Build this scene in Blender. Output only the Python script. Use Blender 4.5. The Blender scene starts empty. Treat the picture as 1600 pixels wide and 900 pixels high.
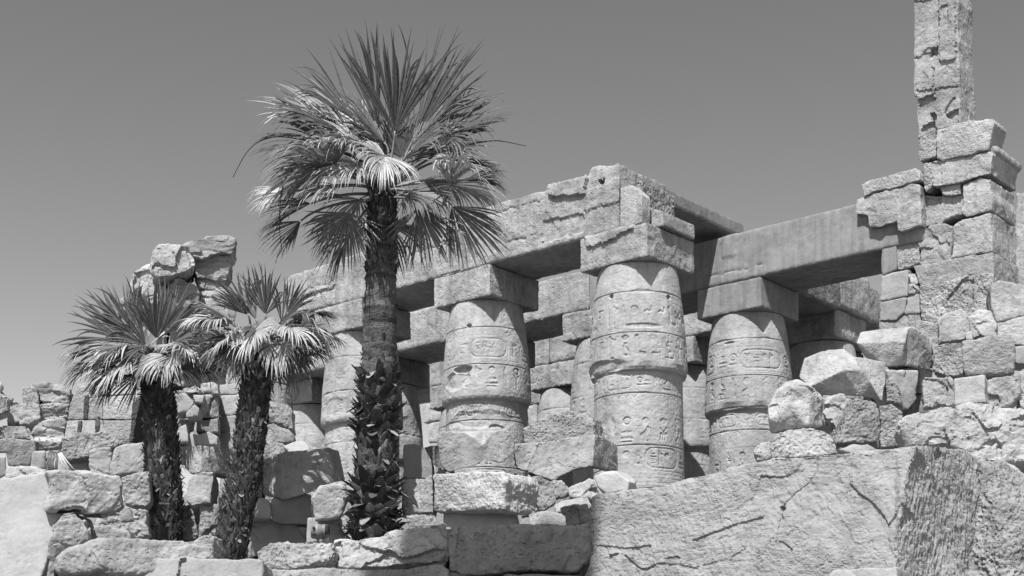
import bpy, bmesh, math, random
import numpy as np
from mathutils import Vector

random.seed(7)
RNG = np.random.default_rng(7)
sc = bpy.context.scene
COL = sc.collection
R = math.radians

# ------------------------------------------------------------------ camera
F_PX, W_PX, H_PX = 2200.0, 1600.0, 900.0
PITCH = R(4.0)
HORIZON = 1080.0
PRINC = HORIZON - F_PX * math.tan(PITCH)
EYE = np.array([0.0, 0.0, 1.6])
cam_d = bpy.data.cameras.new("camera")
cam = bpy.data.objects.new("camera", cam_d)
COL.objects.link(cam)
cam.location = EYE
cam.rotation_euler = (R(90) + PITCH, 0, 0)
cam_d.sensor_width = 36
cam_d.lens = 36 * F_PX / W_PX
cam_d.shift_y = (PRINC - H_PX / 2) / W_PX
cam_d.clip_start = 0.1
cam_d.clip_end = 9000
sc.camera = cam

# ------------------------------------------------------------------ light
SUN_EL, SUN_AZ = R(58), R(18)          # behind the camera, 18 degrees to its left
SUN_D = Vector((math.sin(SUN_AZ) * math.cos(SUN_EL), math.cos(SUN_AZ) * math.cos(SUN_EL), -math.sin(SUN_EL)))
world = bpy.data.worlds.new("World")
sc.world = world
world.use_nodes = True
wn, wl = world.node_tree.nodes, world.node_tree.links
wn.clear()
sky = wn.new('ShaderNodeTexSky')
sky.sky_type = 'NISHITA'
sky.sun_disc = False
sky.sun_elevation = SUN_EL
sky.sun_rotation = math.atan2(-SUN_D.x, -SUN_D.y)
sky.air_density = 1.0
sky.dust_density = 0.6
sky.ozone_density = 1.0
sep = wn.new('ShaderNodeSeparateColor')
comb = wn.new('ShaderNodeCombineColor')
bg = wn.new('ShaderNodeBackground')
bg.inputs[1].default_value = 0.135
wo = wn.new('ShaderNodeOutputWorld')
wl.new(sky.outputs[0], sep.inputs[0])
# black and white film behind a red filter: 1.7 x red - 0.35 x blue
m1 = wn.new('ShaderNodeMath'); m1.operation = 'MULTIPLY'; m1.inputs[1].default_value = -.35
m2 = wn.new('ShaderNodeMath'); m2.operation = 'MULTIPLY_ADD'; m2.inputs[1].default_value = 1.7; m2.use_clamp = False
m3 = wn.new('ShaderNodeMath'); m3.operation = 'MAXIMUM'; m3.inputs[1].default_value = 0.0
wl.new(sep.outputs[2], m1.inputs[0])
wl.new(sep.outputs[0], m2.inputs[0])
wl.new(m1.outputs[0], m2.inputs[2])
wl.new(m2.outputs[0], m3.inputs[0])
for i in range(3):
    wl.new(m3.outputs[0], comb.inputs[i])
wl.new(comb.outputs[0], bg.inputs[0])
wl.new(bg.outputs[0], wo.inputs[0])

sd = bpy.data.lights.new("sun", 'SUN')
sun = bpy.data.objects.new("sun", sd)
COL.objects.link(sun)
sd.energy = 5.0
sd.angle = R(0.5)
sd.color = (1, 1, 1)
sun.rotation_euler = SUN_D.to_track_quat('-Z', 'Y').to_euler()
sun.location = (-20, -40, 60)

sc.view_settings.view_transform = 'Standard'
sc.view_settings.look = 'None'
sc.view_settings.gamma = 1
sc.view_settings.exposure = 0.74
sc.view_settings.use_curve_mapping = False
sc.cycles.max_bounces = 5
sc.cycles.diffuse_bounces = 1
sc.cycles.use_denoising = True

# ------------------------------------------------------------------ pixel <-> world helpers (authoring only)
CPI, SPI = math.cos(PITCH), math.sin(PITCH)

def ray(px, py):
    x = (px - 800.0) / F_PX
    y = (PRINC - py) / F_PX
    d = np.array([x, CPI - SPI * y, SPI + CPI * y])
    return d / d[1]

def at(px, py, D):
    return EYE + ray(px, py) * D

def project(P):
    d = np.asarray(P, dtype=float) - EYE
    fwd = d[..., 1] * CPI + d[..., 2] * SPI
    up = -d[..., 1] * SPI + d[..., 2] * CPI
    return np.stack([800 + F_PX * d[..., 0] / fwd, PRINC - F_PX * up / fwd], -1)

def on_plane(px, py, P0, n):
    r = ray(px, py)
    t = np.dot(P0 - EYE, n) / np.dot(r, n)
    return EYE + r * t

# hall axes: u runs along the rows of columns, v across them into the hall
TH = R(41)
U = np.array([math.cos(TH), -math.sin(TH), 0.0])
V = np.array([math.sin(TH), math.cos(TH), 0.0])
A0 = np.array([3.46, 38.1, 0.0])
Z = np.array([0.0, 0.0, 1.0])

def hall(u, v, z):
    return A0 + U * u + V * v + Z * z

# ------------------------------------------------------------------ noise (numpy gradient noise)
def _hash(ix, iy, iz):
    h = (ix * 374761393 + iy * 668265263 + iz * 1274126177) & 0xFFFFFFFF
    h = ((h ^ (h >> 13)) * 1274126177) & 0xFFFFFFFF
    return (h ^ (h >> 16)) & 0xFFFFFFFF

_G = RNG.normal(size=(256, 3)).astype(np.float32)
_G /= np.linalg.norm(_G, axis=1, keepdims=True)

def noise(P):
    P = np.asarray(P, dtype=np.float32)
    i = np.floor(P).astype(np.int64)
    f = P - i
    w = f * f * f * (f * (f * 6 - 15) + 10)
    out = np.zeros(len(P), np.float32)
    for dx in (0, 1):
        wx = w[:, 0] if dx else 1 - w[:, 0]
        for dy in (0, 1):
            wy = w[:, 1] if dy else 1 - w[:, 1]
            for dz in (0, 1):
                wz = w[:, 2] if dz else 1 - w[:, 2]
                g = _G[_hash(i[:, 0] + dx, i[:, 1] + dy, i[:, 2] + dz) & 255]
                out += wx * wy * wz * (g[:, 0] * (f[:, 0] - dx) + g[:, 1] * (f[:, 1] - dy) + g[:, 2] * (f[:, 2] - dz))
    return out * 1.5

def fbm(P, o=3, lac=2.1, gain=.5):
    s, a, t = 0, 1.0, 0
    for k in range(o):
        s = s + a * noise(P * (lac ** k) + 17.3 * k)
        t += a
        a *= gain
    return s / t

def ridged(P, o=3, gain=.5):
    s, a, t = 0, 1.0, 0
    for k in range(o):
        s = s + a * (1 - 2 * np.abs(noise(P * (2.1 ** k) + 9.1 * k)))
        t += a
        a *= gain
    return s / t

def cells(P):
    """distance to the nearest of random points: dented, broken faces"""
    P = np.asarray(P, dtype=np.float32)
    i = np.floor(P).astype(np.int64)
    f1 = np.full(len(P), 9.0, np.float32)
    for dx in (-1, 0, 1):
        for dy in (-1, 0, 1):
            for dz in (-1, 0, 1):
                c = i + np.array([dx, dy, dz])
                h = _hash(c[:, 0], c[:, 1], c[:, 2])
                q = c + np.stack([(h & 1023) / 1023.0, ((h >> 10) & 1023) / 1023.0, ((h >> 20) & 1023) / 1023.0], -1)
                f1 = np.minimum(f1, ((P - q) ** 2).sum(1))
    return np.sqrt(f1)

def facets(P, slope=.55, step=.35):
    """fracture planes: each cell is a flat tilted chip standing a little higher or lower than its neighbours"""
    P = np.asarray(P, dtype=np.float32)
    i = np.floor(P).astype(np.int64)
    f1 = np.full(len(P), 9.0, np.float32)
    out = np.zeros(len(P), np.float32)
    for dx in (-1, 0, 1):
        for dy in (-1, 0, 1):
            for dz in (-1, 0, 1):
                c = i + np.array([dx, dy, dz])
                h = _hash(c[:, 0], c[:, 1], c[:, 2])
                v = P - (c + np.stack([(h & 1023) / 1023.0, ((h >> 10) & 1023) / 1023.0, ((h >> 20) & 1023) / 1023.0], -1))
                d = (v ** 2).sum(1)
                m = d < f1
                g = _G[(h >> 7) & 255]
                val = (v * g).sum(1) * slope + (((h >> 3) & 255) / 255.0 - .5) * step
                out = np.where(m, val, out)
                f1 = np.where(m, d, f1)
    return out.astype(np.float32)

# ------------------------------------------------------------------ materials (all greys: the place is shown in black and white)
def mat(name):
    m = bpy.data.materials.new(name)
    m.use_nodes = True
    n, l = m.node_tree.nodes, m.node_tree.links
    b = n['Principled BSDF']
    return m, n, l, b

def N(n, t, **kw):
    o = n.new(t)
    for k, v in kw.items():
        if k.startswith('i_'):
            o.inputs[k[2:].replace('_', ' ')].default_value = v
        else:
            setattr(o, k, v)
    return o

def ramp(n, l, src, stops):
    r = n.new('ShaderNodeValToRGB')
    e = r.color_ramp.elements
    while len(e) < len(stops):
        e.new(0.5)
    for q, (p, c) in zip(e, stops):
        q.position = p
        q.color = (c, c, c, 1)
    l.new(src, r.inputs[0])
    return r.outputs[0]

def mul(n, l, a, b):
    m = n.new('ShaderNodeMath')
    m.operation = 'MULTIPLY'
    for i, s in enumerate((a, b)):
        if isinstance(s, (int, float)):
            m.inputs[i].default_value = s
        else:
            l.new(s, m.inputs[i])
    return m.outputs[0]

def add(n, l, a, b):
    m = n.new('ShaderNodeMath')
    m.operation = 'ADD'
    for i, s in enumerate((a, b)):
        if isinstance(s, (int, float)):
            m.inputs[i].default_value = s
        else:
            l.new(s, m.inputs[i])
    return m.outputs[0]

def stone(name, tone, grit=1.0, grain=40.0, blotch=1.0, chisel=0.0, bump=0.02, streak=0.0, strata=0.0, var=(.80, 1.14)):
    m, n, l, b = mat(name)
    tc = n.new('ShaderNodeTexCoord')
    oi = n.new('ShaderNodeObjectInfo')
    off = N(n, 'ShaderNodeVectorMath', operation='MULTIPLY_ADD')
    l.new(oi.outputs['Random'], off.inputs[0])
    off.inputs[1].default_value = (37, 53, 71)
    l.new(tc.outputs['Object'], off.inputs[2])
    P = off.outputs[0]
    def nz(scale, detail=4, rough=.6, src=None):
        t = N(n, 'ShaderNodeTexNoise')
        t.inputs['Scale'].default_value = scale
        t.inputs['Detail'].default_value = detail
        t.inputs['Roughness'].default_value = rough
        l.new(src or P, t.inputs['Vector'])
        return t.outputs['Fac']
    big = ramp(n, l, nz(.9, 5, .62), [(.3, 1 - .22 * blotch), (.52, 1.0), (.72, 1 + .12 * blotch)])
    med = ramp(n, l, nz(4.5, 6, .7), [(.3, 1 - .2 * blotch), (.5, 1.0), (.75, 1 + .1 * blotch)])
    fine = ramp(n, l, nz(grain, 3, .7), [(.26, 1 - .38 * grit), (.40, 1.0), (.8, 1 + .10 * grit)])
    obj = N(n, 'ShaderNodeMapRange')
    l.new(oi.outputs['Random'], obj.inputs[0])
    obj.inputs[3].default_value = var[0]
    obj.inputs[4].default_value = var[1]
    c = mul(n, l, mul(n, l, big, med), mul(n, l, fine, obj.outputs[0]))
    if streak:
        mp = N(n, 'ShaderNodeMapping')
        mp.inputs['Scale'].default_value = (5, 5, .35)
        l.new(P, mp.inputs[0])
        s = ramp(n, l, nz(1.0, 4, .6, mp.outputs[0]), [(.35, 1 - streak), (.55, 1.0), (.75, 1 + streak * .4)])
        c = mul(n, l, c, s)
    if strata:
        mp = N(n, 'ShaderNodeMapping')
        mp.inputs['Scale'].default_value = (.5, .5, 7)
        mp.inputs['Rotation'].default_value = (.06, .05, 0)
        l.new(P, mp.inputs[0])
        s = ramp(n, l, nz(1.0, 4, .6, mp.outputs[0]), [(.38, 1 - strata), (.5, 1.0)])
        c = mul(n, l, c, s)
    c = mul(n, l, c, tone)
    cc = n.new('ShaderNodeCombineColor')
    for i in range(3):
        l.new(c, cc.inputs[i])
    l.new(cc.outputs[0], b.inputs['Base Color'])
    b.inputs['Roughness'].default_value = .92
    b.inputs['Specular IOR Level'].default_value = .15
    h = add(n, l, mul(n, l, nz(grain, 5, .75), 1.0), mul(n, l, nz(grain * .22, 6, .72), 1.3))
    pit = ramp(n, l, nz(grain * .55, 2, .5), [(.3, 0.0), (.42, 1.0)])
    h = add(n, l, h, mul(n, l, pit, .9 * grit))
    if chisel:
        mp = N(n, 'ShaderNodeMapping')
        mp.inputs['Rotation'].default_value = (0, R(-42), R(20))
        mp.inputs['Scale'].default_value = (8, 8, 24)
        l.new(P, mp.inputs[0])
        h = add(n, l, h, mul(n, l, nz(1.0, 3, .55, mp.outputs[0]), 2.2 * chisel))
    rough = ramp(n, l, nz(1.25, 4, .55), [(.36, .22), (.5, .7), (.66, 1.3)])
    h = mul(n, l, h, rough)
    bp = N(n, 'ShaderNodeBump')
    bp.inputs['Strength'].default_value = 1.0
    bp.inputs['Distance'].default_value = bump
    l.new(h, bp.inputs['Height'])
    l.new(bp.outputs[0], b.inputs['Normal'])
    return m

M = {}
M['smooth'] = stone('smooth sandstone', .31, grit=.5, grain=30, blotch=1.0, bump=.010)
M['weath'] = stone('weathered sandstone', .30, grit=1.0, grain=26, blotch=1.3, bump=.024, streak=.12)
M['grit'] = stone('gritty sandstone', .28, grit=1.4, grain=20, blotch=1.1, bump=.045)
M['chis'] = stone('chiselled sandstone', .31, grit=.9, grain=28, blotch=1.0, chisel=.6, bump=.024)
M['crag'] = stone('broken sandstone', .31, grit=.9, grain=24, blotch=1.4, bump=.026)
M['strat'] = stone('layered sandstone', .30, grit=.6, grain=30, blotch=1.2, bump=.016, strata=.25)
M['dark'] = stone('shade toned stone', .17, grit=1.2, grain=24, blotch=1.0, bump=.05)  # ceiling beam only: shade of its soffit put into the colour
M['slot'] = stone('dark rough joint fill', .08, grit=1.2, grain=24, blotch=1.0, bump=.05)
M['column'] = stone('carved column sandstone', .305, grit=.7, grain=28, blotch=1.2, bump=.012, streak=.12, var=(.97, 1.05))
M['concrete'] = stone('restored cement', .215, grit=.4, grain=24, blotch=1.1, bump=.007, streak=.18, var=(.94, 1.06))
M['beam'] = stone('weathered architrave stone', .29, grit=1.0, grain=20, blotch=1.3, bump=.02, streak=.22, var=(.94, 1.06))
M['pale'] = stone('pale plastered stone', .33, grit=.35, grain=22, blotch=.8, bump=.010)
M['sand'] = stone('sandy ground', .15, grit=.9, grain=14, blotch=.8, bump=.03)

# ------------------------------------------------------------------ object helpers
def tag(o, label, cat, group=None, kind=None):
    if label:
        o['label'] = label
    if cat:
        o['category'] = cat
    if group:
        o['group'] = group
    kind = kind or ('thing' if cat else None)
    if kind:
        o['kind'] = kind
    return o

def empty(name, loc, label, cat, group=None):
    o = bpy.data.objects.new(name, None)
    COL.objects.link(o)
    o.location = loc
    o.empty_display_size = .3
    return tag(o, label, cat, group)

def mesh_obj(name, verts, faces, material, parent=None, smooth=True, origin=None):
    verts = np.asarray(verts, dtype=np.float64)
    if parent is not None:
        org = np.array(parent.location)
    elif origin is not None:
        org = np.asarray(origin, dtype=float)
    else:
        org = np.array([verts[:, 0].mean(), verts[:, 1].mean(), verts[:, 2].min()])
    me = bpy.data.meshes.new(name)
    me.from_pydata((verts - org).tolist(), [], faces if isinstance(faces, list) else faces.tolist())
    me.materials.append(material)
    if smooth:
        me.polygons.foreach_set('use_smooth', [True] * len(me.polygons))
    me.update()
    o = bpy.data.objects.new(name, me)
    COL.objects.link(o)
    if parent is not None:
        o.parent = parent
    else:
        o.location = org
    return o

# ------------------------------------------------------------------ worn stone: coarse solid -> fine even mesh -> weathering
PENDING = []
STYLE = {
    # low amp, low freq, mid amp, mid freq, chisel, grit, dents, facet amp, facet freq, edge chips
    'smooth': (.018, .9, .005, 5, 0, .002, 0, .020, 1.0, .014),
    'weath': (.022, .9, .009, 5, 0, .005, .010, .030, 1.7, .028),
    'grit': (.024, 1.0, .014, 6, 0, .016, .008, .016, 2.2, .026),
    'chis': (.022, .9, .010, 5, .013, .006, 0, .014, 2.0, .035),
    'big': (.055, .5, .016, 3, .012, .005, .03, .055, .8, .05),
    'crag': (.035, .9, .016, 4, 0, .008, .02, .13, 1.5, .03),
    'strat': (.03, .8, .020, 4, 0, .005, .01, .11, 1.3, .02),
    'cut': (.010, .8, .004, 5, 0, .002, .006, .0, 1.0, .012),
}

def solid(name, rings, style, material, D, parent=None, cuts=0, bev=.02, px=2.4, amp=1.0, relief=(), seed=None, chip=1.0):
    """rings: list of equal-length closed loops (world points), front to back"""
    seed = seed if seed is not None else random.random() * 100
    rs = np.random.default_rng(int(seed * 1000) + 3)
    bm = bmesh.new()
    loops = [[bm.verts.new(p) for p in r] for r in rings]
    n = len(loops[0])
    bm.faces.new(loops[0])
    bm.faces.new(list(reversed(loops[-1])))
    for a, b in zip(loops[:-1], loops[1:]):
        for i in range(n):
            j = (i + 1) % n
            bm.faces.new((a[j], a[i], b[i], b[j]))
    return finish(name, bm, style, material, D, parent, cuts, bev, px, amp, relief, seed, chip)

def facet_stone(name, label, pts, facets, D, T, style='weath', material=None, cat='stone', px=1.9, amp=.6, chip=.5, bev=.012, seed=None, relief=()):
    """broken rock given by its real facets: pts = (photo x, photo y, metres behind D); closed at the back T metres further"""
    P = {k: at(x, y, D + d) for k, (x, y, d) in pts.items()}
    bm = bmesh.new()
    vs = {k: bm.verts.new(q) for k, q in P.items()}
    for f in facets:
        bm.faces.new([vs[k] for k in f])
    bm.edges.ensure_lookup_table()
    nbr = {}
    for e in bm.edges:
        if len(e.link_faces) == 1:
            for v in e.verts:
                nbr.setdefault(v, []).append(e.other_vert(v))
    start = next(iter(nbr))
    loop, prev, v = [start], start, nbr[start][0]
    while v != start:
        loop.append(v)
        w = nbr[v][0] if nbr[v][0] != prev else nbr[v][1]
        prev, v = v, w
    cen = np.mean([np.array(q.co[:]) for q in loop], 0)
    deep = max(q.co.y for q in loop) + T
    back = []
    for q in loop:
        c = np.array(q.co[:])
        d = (c - EYE) / (c[1] - EYE[1])
        b = c + d * (deep - c[1])
        b = b + (cen + d * 0 - b) * np.array([.12, 0, .12])
        back.append(bm.verts.new(b))
    n = len(loop)
    for i in range(n):
        j = (i + 1) % n
        bm.faces.new((loop[j], loop[i], back[i], back[j]))
    bm.faces.new(back)
    bmesh.ops.triangulate(bm, faces=[f for f in bm.faces if len(f.verts) > 4])
    bmesh.ops.recalc_face_normals(bm, faces=bm.faces)
    o = finish(name, bm, style, material or M[style], D, None, 0, bev, px, amp, relief, seed, chip)
    return tag(o, label, cat)

def finish(name, bm, style, material, D, parent, cuts, bev, px, amp, relief, seed, chip):
    seed = seed if seed is not None else random.random() * 100
    rs = np.random.default_rng(int(seed * 1000) + 3)
    bmesh.ops.recalc_face_normals(bm, faces=bm.faces)
    pts = np.array([v.co[:] for v in bm.verts])
    c = pts.mean(0)
    size = np.ptp(pts, axis=0).max()
    for k in range(cuts):
        d = rs.normal(size=3)
        d[1] = -abs(d[1]) * .8
        if d[2] < 0 and rs.random() < .4:
            d[2] *= -1
        d /= np.linalg.norm(d)
        P = np.array([v.co[:] for v in bm.verts])
        s = ((P - c) @ d)
        off = s.max() * (.72 + .18 * rs.random())
        bmesh.ops.bisect_plane(bm, geom=list(bm.verts) + list(bm.edges) + list(bm.faces), plane_co=Vector(c + d * off), plane_no=Vector(d), clear_outer=True)
        be = [e for e in bm.edges if e.is_boundary]
        if be:
            bmesh.ops.holes_fill(bm, edges=be)
    bmesh.ops.recalc_face_normals(bm, faces=bm.faces)
    if bev:
        try:
            es = [e for e in bm.edges if e.is_manifold and e.calc_face_angle(0) > .5]
            bmesh.ops.bevel(bm, geom=es, offset=bev, segments=2, affect='EDGES', profile=.6, clamp_overlap=True)
        except Exception:
            pass
    me = bpy.data.meshes.new(name)
    org = np.array(parent.location) if parent is not None else np.array([c[0], c[1], pts[:, 2].min()])
    bmesh.ops.translate(bm, verts=bm.verts, vec=Vector(-org))
    bm.to_mesh(me)
    bm.free()
    me.materials.append(material)
    o = bpy.data.objects.new(name, me)
    COL.objects.link(o)
    if parent is not None:
        o.parent = parent
    else:
        o.location = org
    rm = o.modifiers.new('r', 'REMESH')
    rm.mode = 'VOXEL'
    rm.voxel_size = max(.006, D / F_PX * px)
    PENDING.append((o, org, style, seed, amp, relief, size, chip))
    return o

def in_poly(q, poly):
    poly = np.asarray(poly, float)
    c = np.zeros(len(q), bool)
    j = len(poly) - 1
    for i in range(len(poly)):
        xi, yi = poly[i]
        xj, yj = poly[j]
        if yi != yj:
            c ^= ((yi > q[:, 1]) != (yj > q[:, 1])) & (q[:, 0] < (xj - xi) * (q[:, 1] - yi) / (yj - yi) + xi)
        j = i
    return c

def weather_all():
    dg = bpy.context.evaluated_depsgraph_get()
    dg.update()
    for o, org, style, seed, amp, relief, size, chip in PENDING:
        vox = o.modifiers[0].voxel_size
        ev = o.evaluated_get(dg)
        me = bpy.data.meshes.new_from_object(ev)
        nv = len(me.vertices)
        co = np.empty(nv * 3, np.float32)
        me.vertices.foreach_get('co', co)
        co = co.reshape(-1, 3)
        no = np.empty(nv * 3, np.float32)
        me.vertex_normals.foreach_get('vector', no)
        no = no.reshape(-1, 3)
        P = co + org.astype(np.float32)
        S = P + np.float32(seed * 3.1)
        la, lf, ma, mf, ch, gr, de, fa, ff, ec = STYLE[style]
        k = min(1.0, max(.35, size / 1.2)) * amp
        d = la * k * fbm(S * lf, 3) * 1.4
        if style == 'crag':
            d += ma * k * ridged(S * mf, 3)
        elif style == 'strat':
            d += ma * k * ridged(S * np.array([1.2, 1.2, 6.5], np.float32), 3)
        else:
            d += ma * k * fbm(S * mf, 3) * 1.4
        if fa:
            W = S + .16 * np.stack([noise(S * 2.3), noise(S * 2.3 + 7), noise(S * 2.3 + 19)], -1)
            sq = np.array([1, 1, 2.6], np.float32) if style == 'strat' else np.float32(1)
            d += fa * k * facets(W * ff * sq)
            d += fa * .35 * k * facets(W * ff * 2.9 * sq)
        if de:
            d -= de * k * np.clip(.75 - cells(S * 1.7), 0, 1) * 1.6
        if gr:
            d += gr * amp * noise(S * 17) + gr * .8 * amp * noise(S * 31)
        if ch:
            a = S @ np.array([.47, -.37, -.8], np.float32)
            b = S @ np.array([.63, -.49, .6], np.float32)
            w = .10 * noise(S * 3)
            q = np.stack([a * 3.8, (b + w) * 14, S[:, 1] * 2], -1)
            mask = np.clip(.55 + 1.6 * noise(S * 1.1 + 50), .12, 1)
            d += ch * amp * ridged(q, 2) * mask
        if style == 'big':
            w = np.clip((no @ np.array([.85, -.5, 0], np.float32)) * 3 - .9, 0, 1)
            q = np.stack([S[:, 0] * 13 + .8 * noise(S * 2.5), S[:, 1] * 13, S[:, 2] * 4.5], -1)
            d += w * .036 * ridged(q, 3)
        if ec:
            ne = len(me.edges)
            E = np.empty(ne * 2, np.int32)
            me.edges.foreach_get('vertices', E)
            E = E.reshape(-1, 2)
            deg = np.maximum(np.bincount(E.ravel(), minlength=nv), 1)
            def nb(x):
                return (np.bincount(E[:, 0], x[E[:, 1]], nv) + np.bincount(E[:, 1], x[E[:, 0]], nv)) / deg
            lap = np.stack([nb(co[:, i]) for i in range(3)], -1) - co
            cv = -(lap * no).sum(1) / max(1e-4, vox)
            for _ in range(4):
                cv = .4 * cv + .6 * nb(cv)
            chipm = np.clip(fbm(S * 3.1 + 11, 3) * 2.2 + .28, 0, 1.4)
            d -= ec * chip * .7 * k * np.clip(cv * 7, 0, 1) * chipm
        if relief:
            q = project(P.astype(np.float64))
            jit = np.stack([noise(S * 4), noise(S * 4 + 31)], -1) * 3.0 + np.stack([noise(S * 12), noise(S * 12 + 31)], -1) * 1.5
            q = q + jit
            for poly, dep, nrm in relief:
                ins = in_poly(q, poly) & ((no @ np.asarray(nrm, np.float32)) > .55)
                d = d - np.where(ins, dep(q) if callable(dep) else dep, 0)
        co = co + no * d[:, None]
        me.vertices.foreach_set('co', co.ravel())
        me.polygons.foreach_set('use_smooth', np.ones(len(me.polygons), bool))
        me.update()
        me.set_sharp_from_angle(angle=R(38))
        old = o.data
        o.modifiers.clear()
        o.data = me
        if not me.materials:
            me.materials.append(old.materials[0])
        nm = old.name; old.name = "unused"
        me.name = nm

def axes(yaw, lean=0.0):
    r = np.array([math.cos(yaw), -math.sin(yaw), 0.0])
    b = np.array([math.sin(yaw), math.cos(yaw), 0.0])
    up = Z * math.cos(lean) + b * math.sin(lean)
    n = np.cross(r, up)
    return r, up, n / np.linalg.norm(n)

def stone_px(name, label, poly, D, yaw=30, T=.9, style='weath', lean=0, ins=.012, cuts=0, bev=None, cat='stone', group=None, parent=None,
             material=None, px=2.4, amp=1.0, relief=(), P0=None, jit=1.0, seed=None, chip=1.0):
    """a stone whose front outline was measured on the photograph and placed at its own distance with its own thickness"""
    poly = [tuple(map(float, p)) for p in poly]
    c2 = np.mean(poly, 0)
    r, up, n = axes(R(yaw), R(lean))
    if P0 is None:
        P0 = at(c2[0], c2[1], D)
    rs = np.random.default_rng(abs(hash((round(c2[0]), round(c2[1])))) % 99991)
    # split long edges so that outlines are not ruler straight
    pts = []
    m = len(poly)
    for i in range(m):
        a, b = np.array(poly[i]), np.array(poly[(i + 1) % m])
        pts.append(a)
        L = np.linalg.norm(b - a)
        k = int(L // 22)
        for q in range(k):
            t = (q + 1) / (k + 1)
            pts.append(a + (b - a) * t + rs.normal(size=2) * 1.25 * jit)
    front = np.array([on_plane(x, y, P0, n) for x, y in pts])
    if np.dot(n, np.array([0, 1, 0])) < 0:
        n = -n
    cen = front.mean(0)
    size = np.ptp(front, axis=0).max()
    small = min(np.ptp(front[:, 2]), np.linalg.norm(np.ptp(front[:, :2], axis=0)))
    k = ins * (1 + .9 * rs.random(len(front)))[:, None]
    r0 = front + (cen - front) * k
    e = ins * 1.6 * small
    r1 = front + n * e
    r2 = front + n * max(T, e * 1.5)
    r2 = r2 + (r2.mean(0) - r2) * min(.5, ins * 1.2)
    if bev is None:
        bev = min(.014, small * .03)
    nrm = -n
    rel = [(p, d, nrm) for p, d in relief]
    o = solid(name, [r0, r1, r2], style, material or M[style if style in M else 'weath'], D, parent, cuts, bev, px, amp, rel,
              seed=(c2[0] * .37 + c2[1] * .11) % 97 if seed is None else seed, chip=chip)
    if label:
        tag(o, label, cat if parent is None else None, group)
    return o

def box_hall(name, u0, u1, v0, v1, z0, z1, style, material, D, parent=None, px=2.6, bev=.03, amp=1.0, relief=(), cuts=0, top=None, seed=None, chip=1.0):
    """box in hall axes; top: optional list of (u, z) replacing the straight top edge"""
    tp = top or [(u1, z1), (u0, z1)]
    prof = [(u0, z0), (u1, z0)] + tp
    r0 = [hall(u, v0, z) for u, z in prof]
    r1 = [hall(u, v1, z) for u, z in prof]
    rel = [(p, d, -V) for p, d in relief]
    return solid(name, [r0, r1], style, material, D, parent, cuts, bev, px, amp, rel, seed, chip)

def tube(path, rad, seg=6):
    path = np.asarray(path, float)
    rad = np.broadcast_to(rad, (len(path),))
    vs, fs = [], []
    for i, p in enumerate(path):
        t = path[min(i + 1, len(path) - 1)] - path[max(i - 1, 0)]
        t /= np.linalg.norm(t) + 1e-9
        a = np.cross(t, [0.31, .2, .93]); a /= np.linalg.norm(a) + 1e-9
        b = np.cross(t, a)
        for k in range(seg):
            w = 2 * math.pi * k / seg
            vs.append(p + rad[i] * (math.cos(w) * a + math.sin(w) * b))
    for i in range(len(path) - 1):
        for k in range(seg):
            k2 = (k + 1) % seg
            fs.append((i * seg + k, i * seg + k2, (i + 1) * seg + k2, (i + 1) * seg + k))
    fs.append(tuple(range(seg))[::-1])
    fs.append(tuple((len(path) - 1) * seg + k for k in range(seg)))
    return vs, fs

def join(parts):
    V_, F_ = [], []
    for v, f in parts:
        o = len(V_)
        V_.extend(v)
        F_.extend([tuple(i + o for i in q) for q in f])
    return V_, F_
# ------------------------------------------------------------------ ground: flat land with the mound of debris the stones lie on
def mound(x, y):
    yy = np.array([-10, 9, 12, 15.2, 17, 20, 24, 28, 32, 35.2, 37, 38.5, 60], float)
    zz = np.array([0, 0, .4, 2.0, 2.5, 2.9, 3.4, 4.35, 5.8, 6.4, 5.0, 3.4, 3.0], float)
    z = np.interp(y, yy, zz)
    fall = np.clip((60 - np.abs(x)) / 25, 0, 1)
    far = np.clip((140 - y) / 60, 0, 1)
    return z * fall * far

def build_ground():
    xs = np.concatenate([[-4000, -1500, -500, -200, -110, -70, -50], np.arange(-38, 38.1, .5), [50, 70, 110, 200, 500, 1500, 4000]])
    ys = np.concatenate([[-3000, -1000, -300, -100, -40, -15], np.arange(-4, 64.1, .5), [72, 84, 100, 120, 150, 220, 400, 1000, 2500, 5000]])
    X, Y = np.meshgrid(xs, ys)
    P = np.stack([X.ravel(), Y.ravel(), np.zeros(X.size)], -1)
    zz = mound(P[:, 0], P[:, 1])
    zz = zz + .10 * fbm(P * .5, 4) * (np.abs(P[:, 0]) < 60)
    P[:, 2] = zz
    nx, ny = len(xs), len(ys)
    i = np.arange(ny - 1)[:, None] * nx + np.arange(nx - 1)[None]
    F = np.stack([i, i + 1, i + nx + 1, i + nx], -1).reshape(-1, 4)
    o = mesh_obj('ground', P, F, M['sand'], origin=(0, 0, 0))
    tag(o, 'sandy rubble covered ground rising under the ruins', 'ground', kind='structure')

build_ground()

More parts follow.
